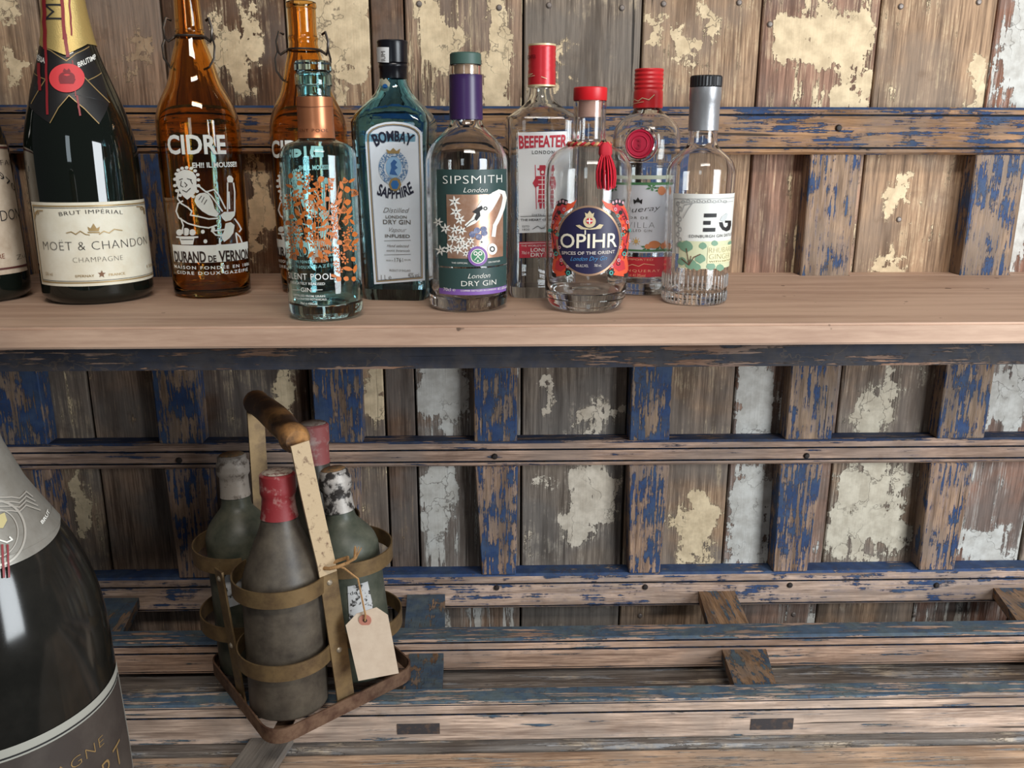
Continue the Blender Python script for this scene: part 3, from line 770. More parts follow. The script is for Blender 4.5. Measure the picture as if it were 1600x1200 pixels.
# ------------------------------------------------------------------ amber cider bottles
WIRE = mat('swing_wire', srgb(96, 88, 82), 0.4, metal=0.9)
def cider(pos, rows, label, F, tx):
    """F maps the first bottle's picture points to this bottle's (shift, scale)"""
    prof = base_round(px_prof(pos, rows[:1])[0][0], .009) + smooth_prof(px_prof(pos, rows), 3)
    b = empty('cider_bottle', pos); tag(b, label, 'bottle', 'amber cider bottles on the shelf')
    link('glass_body', glass_shell(prof, .0035, .007), AMBER, b)
    S = Round(pos, prof); p = Print(S)
    G = lambda L: [F(x, y) for x, y in L]
    def T(s, x0, x1, y, c, **k):
        (X0, Y0), (X1, Y1) = F(x0, y), F(x1, k.pop('y1', y)); p.text('w', s, X0, X1, Y0, c * tx, yb1=Y1, **k)
    T('CIDRE', 264, 353, 240, 30, y1=239.5, bold=.028)
    T('EH!! IL MOUSSE!!', 301, 369, 262, 8, y1=260, bold=.03)
    # laughing man with bottle, glass and fruit bowl, in white line print
    fills = [
      [(276, 288), (275, 276), (278, 270), (283, 267), (288, 265), (296, 266), (302, 269), (307, 276), (307, 286), (308, 296), (304, 303), (298, 308), (293, 312), (287, 307), (282, 300), (279, 294)],
      [(306, 306), (312, 302), (320, 301), (326, 304), (332, 315), (335, 326), (342, 334), (338, 339), (326, 336), (316, 330), (308, 322), (304, 314)],
      [(344, 336), (350, 331), (358, 331), (367, 330), (366, 337), (360, 344), (352, 346), (347, 341)],
      [(354, 278), (357, 274), (361, 275), (364, 279), (363, 285), (355, 285)],
      [(352, 349), (360, 347), (366, 352), (364, 364), (358, 372), (350, 378), (346, 372), (350, 360)],
      [(276, 369), (310, 369), (310, 371.5), (304, 372), (302, 382), (284, 382), (281, 372), (276, 371.5)],
      [(342, 372), (344, 372), (345, 382), (352, 382), (352, 384), (338, 384), (338, 382), (342, 381)]]
    for k, f in enumerate(fills): p.poly('w', G(f))
    for c in ((281, 363, 5, 5), (291, 362, 6, 6), (301, 363, 5, 5), (317, 362, 3, 3.2), (321, 377, 3, 3.2), (333, 358, 3, 4)):
        cc = F(c[0], c[1]); p.ellipse('w', cc[0], cc[1], c[2] * tx, c[3] * tx, n=14)
    lines = [[(280, 296), (278, 310), (284, 318), (294, 324), (300, 330), (298, 336), (310, 338), (326, 342), (340, 341)], [(279, 318), (276, 330), (280, 340), (294, 349), (312, 354), (326, 356), (338, 352)],
             [(279, 318), (286, 314)], [(310, 290), (322, 300), (334, 296), (342, 306), (348, 318), (352, 326)], [(322, 299), (330, 306), (340, 320), (347, 330)],
             [(355, 286), (355, 330)], [(364, 286), (366, 300), (366, 330)], [(357, 300), (358, 326)], [(332, 362), (337, 367), (346, 368), (352, 362), (353, 357)], [(330, 361), (354, 358)],
             [(283, 341), (287, 352), (285, 362)], [(366, 342), (372, 350), (376, 358), (373, 362)], [(368, 364), (374, 370), (377, 378)], [(368, 366), (370, 380)]]
    for L in lines: p.stroke('w', G(L), 2.2 * tx)
    for hx, hy in ((276, 272), (279, 266), (285, 263), (292, 262), (299, 263), (305, 267), (309, 273), (310, 281), (310, 290), (274, 280), (274, 290), (277, 298), (282, 305), (308, 299), (302, 307)):
        c = F(hx, hy); p.ellipse('w', c[0], c[1], 3.0 * tx, 2.6 * tx, n=9)
    darks = [[(281, 281), (286, 279)], [(284, 283), (283, 290), (287, 292)], [(293, 279), (300, 281)], [(298, 281), (301, 287)], [(286, 297), (292, 300), (298, 294)], [(289, 285), (293, 289), (290, 292)],
             [(311, 312), (315, 306)], [(315, 316), (319, 308)], [(319, 319), (323, 312)], [(284, 374), (302, 374)], [(288, 357), (288, 367)], [(297, 357), (296, 366)]]
    for L in darks: p.stroke('d', G(L), 1.1 * tx, .0010)
    # name band
    c = S.uv(*F(330, 396)); lo = S.uv(*F(330, 410))[1]; hi = S.uv(*F(330, 383))[1]; A0 = S.uv(*F(272, 398))[0]; A1 = S.uv(*F(387, 393))[0]
    p.polyuv('w', [(A0, lo), (A1, lo), (A1, hi), (A0, hi)], .0006)
    (X0, Y0), (X1, Y1) = F(275, 408), F(387, 404)
    for wd, fa, fb, cp in (('DURAND', 0, .425, 17), ('DE', .455, .565, 10), ('VERNON', .60, 1, 17)):
        p.text('d', wd, X0 + (X1 - X0) * fa, X0 + (X1 - X0) * fb, Y0 + (Y1 - Y0) * fa + .3 + 2.5 * math.sin(math.pi * fa), cp * tx, .0010, .03, yb1=Y0 + (Y1 - Y0) * fb + .3 + 2.5 * math.sin(math.pi * fb))
    T('MAISON FONDÉE EN 1886', 274, 388, 418, 5, y1=414, bold=.02, spacing=1.3); T('CIDRE DOUX GAZÉIFIÉ', 278, 386, 427, 5, y1=423, bold=.02, spacing=1.3)
    pr = p.build('w', 'white_print', WINK, b); pr['kind'] = 'stuff'; cl = p.build('d', 'cut_out_line', mat('brown_line', srgb(44, 24, 14), .6), pr); cl['kind'] = 'stuff'
    # swing-top wire
    z = S.uv(*F(291, 55))[1]; R = S.R(z) + .0012
    ring = [(R * math.cos(2 * math.pi * k / 28), R * math.sin(2 * math.pi * k / 28), z) for k in range(28)]
    wr = link('wire_collar', tube(ring, .0012, 6, True), WIRE, b)
    for sx in (-1, 1):
        e = R + .003
        pth = [(sx * e, 0, z + .016), (sx * (e + .004), -.004, z + .018), (sx * (e + .007), -.006, z + .008), (sx * (e + .006), -.006, z - .002), (sx * (e + .004), -.004, z - .005), (sx * R, 0, z)]
        link('wire_hinge', tube(pth, .0015, 6), WIRE, b)
        pth = [(sx * (e + .006), -.004, z), (sx * (e + .009), -.008, z - .010), (sx * (e + .008), -.010, z - .022), (sx * (e + .002), -.010, z - .031), (sx * (e - .004), -.012, z - .034)]
        link('wire_lever', tube(pth, .0012, 6), WIRE, b)
C1 = [(452, 60.5), (425, 61.5), (380, 63.5), (330, 65), (250, 66.5), (200, 66.5), (183, 65), (165, 60), (150, 53), (135, 45), (120, 39.5), (96, 34), (80, 29), (65, 24), (56, 22), (50, 24), (46, 22.5), (30, 22), (0, 21), (-22, 20.5), (-26, 23), (-42, 23.5)]
pc1, _ = place(334, 465, 60)
cider(pc1, C1, 'amber cider bottle with white print standing beside the champagne bottle', lambda x, y: (x, y), 1.0)
pc2, _ = place(497, 459, 55)
C2 = [(447, 55), (425, 56), (380, 58), (330, 59.5), (260, 61), (215, 61), (195, 60), (175, 55), (160, 48), (148, 42), (135, 38), (118, 34), (100, 30), (84, 26), (74, 23.5), (66, 22.5), (60, 24), (56, 22.5), (40, 22), (20, 22.5), (14, 22.5), (12, 24), (4, 23.5)]
cider(pc2, C2, 'amber cider bottle half hidden behind the aqua bottle', lambda x, y: (468 + (x - 310) * .90 + (y - 250) * (.118 - .135), 232 + (y - 225) * .915), .91)

# ------------------------------------------------------------------ aqua bottle with copper floral print
def aqua():
    pos, r = place(511, 501, 56)
    rows = [(482, 58.5), (450, 58.5), (380, 59), (320, 59.5), (255, 60.5), (242, 60), (234, 57.5), (228, 52), (224, 45), (221, 37), (218, 30.5), (215, 27.5), (190, 27), (160, 27.2), (151, 27.2), (150, 26), (140, 26.5), (134, 28), (133, 29.5), (118, 29.5), (116, 28.5)]
    pr = px_prof(pos, rows)
    prof = base_round(pr[0][0], .010) + [pr[0]] + smooth_prof(pr[1:12], 3)[0:] + pr[12:]
    b = empty('gin_bottle', pos); tag(b, 'aqua glass bottle with orange floral print and copper neck sleeve', 'bottle')
    link('glass_body', glass_shell(prof, .0032, .014), AQUA, b)
    z1, z2 = zof(pos.x, pos.y, 116), zof(pos.x, pos.y, 95.5); rs = rad(pos.x, pos.y, z2, 29.5); ri = rs * .55
    zn = zof(pos.x, pos.y, 148)
    link('glass_stopper', lathe([(0, zn), (ri, zn), (ri, z1 + .001), (rs - .002, z1 + .001), (rs, z1 + .003), (rs, z2 - .002), (rs - .002, z2), (0, z2 - .0006)], 40), glass('stopper_glass', (.62, .9, .95)), b)
    COP = mat('copper_sleeve', srgb(190, 122, 84), .34, metal=.6)
    za, zb = zof(pos.x, pos.y, 216), zof(pos.x, pos.y, 152)
    S = Round(pos, prof); sl = link('neck_sleeve', shell(prof, za, zb, .0008), COP, b)
    q = Print(S); q.text('t', 'SILENT POOL', 455, 512, 206, 5, .0013, 0, spacing=1.2); q.build('t', 'lettering', mat('copper_dark', srgb(112, 62, 36), .5), sl)
    q.stroke('fold', [(457, 166), (487, 167.5), (518, 166)], 1.2, .0013); q.build('fold', 'sleeve_fold', mat('copper_dark2', srgb(120, 72, 46), .5, metal=.4), sl)
    p = Print(S); rnd = random.Random(11)
    def stamp(cx, cy, kind, sz, rot):
        def tr(L): return [(cx + (x * math.cos(rot) - y * math.sin(rot)) * sz, cy + (x * math.sin(rot) + y * math.cos(rot)) * sz) for x, y in L]
        if kind == 0:
            for k in range(6):
                a = k * math.pi / 3; L = [(math.cos(a - .3) * .35, math.sin(a - .3) * .35), (math.cos(a - .35) * .85, math.sin(a - .35) * .85), (math.cos(a) * 1.1, math.sin(a) * 1.1), (math.cos(a + .35) * .85, math.sin(a + .35) * .85), (math.cos(a + .3) * .35, math.sin(a + .3) * .35)]
                p.poly('f', tr(L), .0005, .02)
        elif kind == 1: p.poly('f', tr([(-1.3, 0), (-.6, -.5), (.3, -.5), (1.3, 0), (.3, .45), (-.6, .4)]), .0005, .02)
        elif kind == 2:
            for k in range(5):
                a = -math.pi / 2 + (k - 2) * .42; p.stroke('f', tr([(0, .6), (math.cos(a) * 1.2, math.sin(a) * 1.2)]), .9, .0005); e = tr([(math.cos(a) * 1.25, math.sin(a) * 1.25)])[0]
                p.poly('f', [(e[0] + .28 * sz * math.cos(t * 1.05), e[1] + .28 * sz * math.sin(t * 1.05)) for t in range(6)], .0005, .02)
        else: p.poly('f', tr([(math.cos(t * .7) * .75, math.sin(t * .7) * (.9 if t % 2 else .7)) for t in range(9)]), .0005, .02)
    placed = []
    for k in range(620):
        y = rnd.uniform(274, 436); cx0 = 500 + (y - 322) * .045; x = rnd.uniform(cx0 - 52, cx0 + 52)
        if y > 405 and x < cx0 + 14: continue
        if all((x - a) ** 2 + (y - c) ** 2 > 84 for a, c in placed):
            placed.append((x, y)); stamp(x, y, rnd.choice([0, 0, 1, 1, 2, 3]), rnd.uniform(4.6, 7.0), rnd.uniform(0, 6.28))
    for k in range(12):
        x = 462 + k * 7; p.stroke('f', [(498 + (x - 498) * .25, 410), (498 + (x - 498) * .7, 350), (x + rnd.uniform(-4, 4), rnd.uniform(285, 315))], .9, .0004)
    p.build('f', 'floral_print', mat('orange_print', srgb(196, 108, 44), .5), b)
    p.text('w', 'SILENT POOL', 452, 521, 434, 10, .0007, .004, yb1=436, spacing=1.1); p.text('w', 'DELICATELY REALISED', 456, 508, 445, 4, .0007, .01); p.text('w', 'GIN', 471, 487, 456, 7, .0007)
    p.stroke('w', [(458, 452.5), (469, 453)], .8); p.stroke('w', [(489, 453), (504, 452.5)], .8)
    p.text('w', 'DISTILLED FROM GRAIN', 460, 508, 464, 3.2, .0007, .01); p.text('w', 'HAND-CRAFTED BOTANICALS', 460, 510, 469, 3.2, .0007, .01); p.text('w', '70cl ℮ 43%vol', 470, 496, 476, 3.6, .0007, .01)
    p.build('w', 'white_lettering', WINK, b)
aqua()

# ------------------------------------------------------------------ blue flat-sided bottle
def rect_bottle(pos, rot, secs, ins, base_t):
    """hollow loft: outer secs up, inner secs down"""
    inner = [(z, hx - ins, hy - ins, max(rc - ins * .6, .0015)) for z, hx, hy, rc in secs if z > base_t + .002]
    inner[0] = (base_t, inner[0][1], inner[0][2], inner[0][3])
    n, m = 5, 24; verts, faces = [], []
    allsec = list(secs) + list(reversed(inner))
    for s in allsec:
        for x, y in rrect(s[1], s[2], min(s[3], s[1] * .999, s[2] * .999), n): verts.append((x, y, s[0]))
    for k in range(len(allsec) - 1):
        for i in range(m):
            j = (i + 1) % m; faces.append((k * m + i, k * m + j, (k + 1) * m + j, (k + 1) * m + i))
    faces.append(tuple(reversed(range(m)))); faces.append(tuple(range((len(allsec) - 1) * m, len(allsec) * m)))
    return mesh_from(verts, faces, smooth=True, angle=28)
def zs_of(pos, ys): return [zof(pos.x, pos.y, y) for y in ys]

def sapphire():
    p0 = atz(621, 470, 0); hd = .034
    pos = Vector((p0.x, p0.y + hd, 0)); rot = math.radians(-7)
    W = lambda y, hw: rad(pos.x, pos.y - hd, zof(pos.x, pos.y, y), hw)
    Z = lambda y: zof(pos.x, pos.y, y)
    k = .96
    body = [(0.0, W(465, 49) * k, hd * .93, .010), (.006, W(455, 52) * k, hd, .012), (Z(400), W(400, 54) * k, hd, .012), (Z(300), W(300, 60) * k, hd * 1.02, .012), (Z(215), W(215, 65) * k, hd * 1.05, .012), (Z(192), W(192, 66) * k, hd * 1.04, .013),
            (Z(180), W(180, 62) * k, hd * .98, .016), (Z(168), W(168, 52) * k, hd * .86, .018), (Z(156), W(156, 40) * k, hd * .72, .020), (Z(146), W(146, 31), W(146, 28), .018), (Z(135), W(135, 25), W(135, 24), .0163), (Z(124), W(124, 22), W(124, 22), .0148), (Z(112), W(112, 21), W(112, 21), .0142)]
    b = empty('gin_bottle', pos); b.rotation_euler.z = rot; tag(b, 'blue flat-sided bottle with tall white arched label and black cap', 'bottle')
    link('glass_body', rect_bottle(pos, rot, body, .004, .012), BLUEG, b)
    BLK = mat('black_plastic', srgb(22, 22, 28), .28)
    rc = W(90, 26); zc = [Z(y) for y in (123, 107, 105.5, 101.5, 100, 70, 66, 64)]
    cp = link('cap', lathe([(rc * .8, zc[0]), (rc * .88, zc[0]), (rc * .88, zc[1]), (rc * .92, zc[2]), (rc * .92, zc[3]), (rc * .88, zc[4]), (rc * .94, zc[4] + .001), (rc * .96, zc[5]), (rc * .99, zc[6]), (rc * .95, zc[7]), (0, zc[7])], 40), BLK, b)
    Sc = Round(Vector((pos.x, pos.y, 0)), [(rc * .95, -1), (rc * .95, 1)], Matrix.Translation(pos) @ Matrix.Rotation(rot, 4, 'Z'))
    pc = Print(Sc); pc.poly('s', [(589, 74), (608, 74), (608, 98), (589, 97)], .0006); st = pc.build('s', 'cap_strip', WHITEP, cp)
    vs, fs = text_mesh_2d('IUM'); a0, z0 = Sc.uv(603, 96); Lz = Sc.uv(603, 76)[1] - z0
    mx = max(v[0] for v in vs); pc.add2d('t', [(a0 - (y / .729) * .0055 / rc, z0 + x / mx * Lz * .8) for x, y in vs], fs, .001); pc.build('t', 'lettering', DGREY, st)
    F = Flat(pos, rot, hd * 1.03); p = Print(F)
    # label outline: arched top
    def outline(e):
        L = [(585 + e, 444 - e), (664 - e, 438 - e), (662.5 - e, 300), (660 - e, 218)]
        for t in range(0, 11):
            a = math.pi * t / 10; L.append((615.5 + (44.5 - e) * math.cos(a), 212 + e * .2 - (22 - e * .8) * math.sin(a)))
        L += [(571 + e, 222), (577 + e, 320)]; return L
    p.poly('paper', outline(0), .0006); lab = p.build('paper', 'label', mat('label_white', srgb(226, 232, 240), .45), b)
    o1 = outline(4.2); p.stroke('gold', o1, 1.6, .0011, True); o2 = outline(6.0); p.stroke('ink', o2, .7, .0011, True)
    p.build('gold', 'gold_border', GOLD, lab)
    p.text('ink', 'BOMBAY', 588, 642, 229, 16, .0012, .03, arc=.16, grow=.15); p.text('ink', 'SAPPHIRE', 589, 647, 303, 15, .0012, .03, yb1=300, arc=-.13, grow=.15)
    p.ellipse('med', 615, 262, 23, 27, .0012, 40, .62); p.ellipse('oval', 615.5, 261, 12.5, 17, .0012, 30)
    p.poly('crown', [(606, 240), (604, 233), (610, 236), (615, 231), (620, 236), (626, 232), (624, 240)], .0014); p.ellipse('crown', 617.5, 288, 10, 11, .0013, 8)
    p.poly('gem', [(611, 288), (614, 282), (621, 282), (624, 288), (621, 295), (614, 295)], .0015)
    p.poly('face', [(609, 272), (612, 262), (611, 255), (616, 249), (621, 253), (618, 258), (622, 262), (617, 266), (622, 274)], .0015)
    p.text('ink2', 'Distilled', 599, 637, 332, 8, .0012, -.01, shear=.45); p.text('ink2', 'LONDON', 603, 636, 341, 4.6, .0012, .015); p.text('ink2', 'DRY GIN', 599, 642, 350, 7, .0012, .015)
    p.text('ink2', 'Vapour', 606, 634, 362, 7, .0012, -.01, shear=.45); p.text('ink2', 'INFUSED', 602, 641, 371, 5, .0012, .02)
    p.stroke('ink2', [(601, 376), (642, 375)], .6, .0012); p.text('ink2', 'Hand selected', 605, 638, 386, 4.5, .0012, 0, shear=.4); p.text('ink2', 'exotic botanicals', 604, 640, 393, 4, .0012, 0, shear=.4); p.stroke('ink2', [(601, 398), (642, 397)], .6, .0012)
    p.text('ink2', 'FROM A', 604, 615, 408, 2.4, .0012); p.text('ink2', '1761', 617, 630, 409, 6.5, .0012); p.text('ink2', 'RECIPE', 632, 642, 407, 2.4, .0012)
    p.text('ink2', 'PRODUCT OF ENGLAND', 609, 642, 424, 3.4, .0012); p.text('ink2', '1 L ℮', 596, 612, 437, 8, .0012); p.text('ink2', '40% vol', 638, 655, 433, 7.5, .0012)
    p.build('ink', 'black_lettering', mat('navy_ink', srgb(30, 30, 52), .5), lab); p.build('ink2', 'grey_lettering', DGREY, lab)
    p.build('med', 'blue_wreath', mat('steel_blue', srgb(92, 128, 170), .5, noise=(srgb(206, 214, 222), 500, .48, .56)), lab); p.build('oval', 'portrait_oval', mat('pale_blue', srgb(150, 190, 226), .5), lab)
    p.build('crown', 'crown', GOLD, lab); p.build('gem', 'gem', mat('gem_blue', srgb(48, 110, 178), .3), lab); p.build('face', 'portrait', mat('mid_blue', srgb(58, 104, 168), .5), lab)
    # little neck badge
    n = Round(pos, [(W(124, 22) + .0005, -1), (W(124, 22) + .0005, 1)], Matrix.Translation(pos) @ Matrix.Rotation(rot, 4, 'Z')); m = Print(n)
    m.poly('b', [(598, 122), (601, 125), (604, 122), (610, 130), (608, 142), (603, 145), (597, 141), (595, 131)], .0012); bd = m.build('b', 'neck_badge', mat('badge_cream', srgb(212, 208, 184), .4, metal=.2), b)
    m.ellipse('g', 603, 135, 3.6, 3.8, .0017, 14); m.build('g', 'badge_gem', mat('gem_blue', srgb(48, 110, 178)), bd)
sapphire()

# ------------------------------------------------------------------ round clear bottle, green label
def swan():
    pos, r = place(732, 487, 60)
    rows = [(470, 60.5), (430, 61.5), (380, 62.5), (320, 63.5), (260, 64), (246, 63), (236, 60), (226, 54.5), (217, 47), (210, 40), (204, 34), (198, 28.5), (192, 25.5), (184, 24.5), (150, 24.3), (118, 24.3), (117, 24.8), (103, 24.8)]
    pr = px_prof(pos, rows); prof = base_round(pr[0][0], .008) + smooth_prof(pr, 3)
    b = empty('gin_bottle', pos); tag(b, 'clear round bottle with dark green swan label and purple neck sleeve', 'bottle')
    link('glass_body', glass_shell(prof, .003, .013), CLEAR, b)
    S = Round(pos, prof); z = lambda y: zof(pos.x, pos.y, y)
    link('neck_sleeve', shell(prof, z(187), z(117.5), .0010), mat('purple_wax', srgb(58, 36, 82), .34), b)
    rc = rad(pos.x, pos.y, z(90), 24.6)
    st = link('stopper', lathe([(0, z(101)), (rc, z(101)), (rc, z(85)), (rc - .0015, z(83)), (0, z(82.6))], 36), mat('green_stopper', srgb(66, 92, 84), .5), b)
    link('stopper_cork', lathe([(0, z(120)), (rc * .72, z(120)), (rc * .74, z(101.5)), (0, z(101.5))], 24), mat('cork', srgb(206, 170, 140), .8), st)
    p = Print(S); GREEN = mat('label_green', srgb(46, 70, 68), .5)
    a0, a1 = S.uv(684, 340)[0], S.uv(791, 340)[0]; Z = lambda y: S.uv(736, y)[1]
    def rect(key, x0, x1, y0, y1, h):
        A0, A1 = S.uv(x0, (y0 + y1) / 2)[0], S.uv(x1, (y0 + y1) / 2)[0]; p.polyuv(key, [(A0, Z(y1)), (A1, Z(y1)), (A1, Z(y0)), (A0, Z(y0))], h)
    p.polyuv('paper', [(a0, Z(417)), (a1, Z(417)), (a1, Z(265)), (a0, Z(265))], .0005); lab = p.build('paper', 'label', GREEN, b)
    p.polyuv('paper2', [(a0, Z(452)), (a1, Z(452)), (a1, Z(419.5)), (a0, Z(419.5))], .0005); lab2 = p.build('paper2', 'lower_label', GREEN, b)
    p.polyuv('pur', [(a0, Z(461)), (a1, Z(461)), (a1, Z(452)), (a0, Z(452))], .0005); lab3 = p.build('pur', 'purple_strip', mat('purple_strip', srgb(122, 84, 160), .5), b)
    rect('cop', 699, 785, 304, 404, .0008); p.build('cop', 'copper_panel', mat('rose_copper', srgb(206, 154, 124), .32, metal=.7, noise=(srgb(226, 190, 168), 60, .4, .7)), lab)
    p.text('w', 'SIPSMITH', 693, 783, 287, 13.5, .0011, -.012, yb1=285, spacing=1.08); p.text('w', 'London', 724, 760, 300.5, 8, .0011, -.01, shear=.35)
    p.text('w2', 'London', 731, 764, 434.5, 8, .0011, -.01, shear=.35); p.text('w2', 'DRY GIN', 721, 774, 446.5, 8.5, .0011, -.008)
    p.text('w3', '70cl ℮', 694, 712, 454.5, 5, .0011); p.text('w3', 'COPPER DISTILLED IN LONDON', 720, 774, 455, 2.6, .0011); p.text('w3', '41.6%vol', 776, 790, 452, 4.5, .0011)
    p.text('w', 'THE OFFICIAL', 706, 731, 412, 2.6, .0011); p.text('w', 'GIN PARTNER', 762, 780, 410, 2.6, .0011)
    rnd = random.Random(4)
    for (cx, cy, s) in ((711, 315, 10), (713, 331, 10), (719, 343, 9), (686, 347, 8), (697, 357, 9), (712, 358, 9), (722, 360, 8), (708, 372, 9), (720, 375, 9), (690, 391, 9), (703, 388, 9), (716, 389, 9), (727, 384, 8), (735, 376, 7), (740, 388, 7), (728, 396, 6), (752, 378, 5)):
        r0 = rnd.uniform(0, 6)
        for k in range(6):
            a = r0 + k * 1.047; L = [(0, -.9), (s * .5, -s * .17), (s, 0), (s * .5, s * .17), (0, .9)]
            p.poly('fl', [(cx + x * math.cos(a) - y * math.sin(a), cy + x * math.sin(a) + y * math.cos(a)) for x, y in L], .0011, .02)
        p.ellipse('ctr', cx, cy, 1.3, 1.3, .0013, 8)
    p.build('fl', 'white_flowers', WINK, lab); p.build('ctr', 'flower_centre', INK, lab)
    p.poly('sw', [(742, 332), (746, 322), (752, 312), (762, 304), (774, 299), (781, 304), (775, 316), (768, 328), (758, 338), (750, 342), (742, 349), (729, 355), (726, 351), (736, 342)], .0012)
    p.stroke('sw', [(770, 303), (778, 299), (785, 301), (787, 309), (784, 324), (778, 340), (772, 352), (770, 368)], 6, .00125)
    p.ellipse('sw', 768, 389, 7.5, 9, .0012, 20)
    p.poly('bk', [(738, 331), (745, 325), (752, 321), (754, 326), (749, 330), (750, 337), (744, 345), (741, 341), (744, 334)], .0014); p.ellipse('bk', 757.5, 325.5, 3.2, 3, .0014, 14, .5); p.ellipse('bk', 768, 389, 4, 4.5, .0014, 14, .6); p.stroke('bk', [(727, 355), (735, 347), (743, 342)], 1, .0014)
    p.build('sw', 'swan_print', WINK, lab); p.build('bk', 'swan_markings', INK, lab)
    for c in ((738, 366), (745, 360), (755, 358), (748, 370), (756, 364)): p.ellipse('bb', c[0], c[1], 5, 5, .0012 + c[0] * 1e-7, 14)
    p.build('bb', 'blue_berries', mat('berry', srgb(88, 96, 132), .5, noise=(srgb(150, 156, 184), 300, .4, .7)), lab)
    p.ellipse('ring', 746, 400, 15, 15.5, .0015, 32); p.build('ring', 'round_badge', mat('badge_purple', srgb(128, 88, 160), .5), lab)
    p.ellipse('dot', 746, 400, 10, 10.5, .0018, 28); p.ellipse('rw', 746, 400, 11, 11.5, .0019, 28, .9); p.build('dot', 'badge_centre', mat('badge_green', srgb(64, 128, 92), .5), lab)
    for sx in (-1, 1): p.stroke('rw', [(746 + 5 * sx, 406), (746 - 2 * sx, 398)], 1, .002); p.ellipse('rw', 746 - 3.5 * sx, 395.5, 3.2, 3.4, .002, 14, .55)
    p.ellipse('rw', 746, 407.5, 1.3, 1.3, .002, 8); p.build('rw', 'badge_rackets', WINK, lab)
    p.build('w', 'lettering', WINK, lab); p.build('w2', 'lettering', WINK, lab2); p.build('w3', 'lettering', WINK, lab3)
swan()

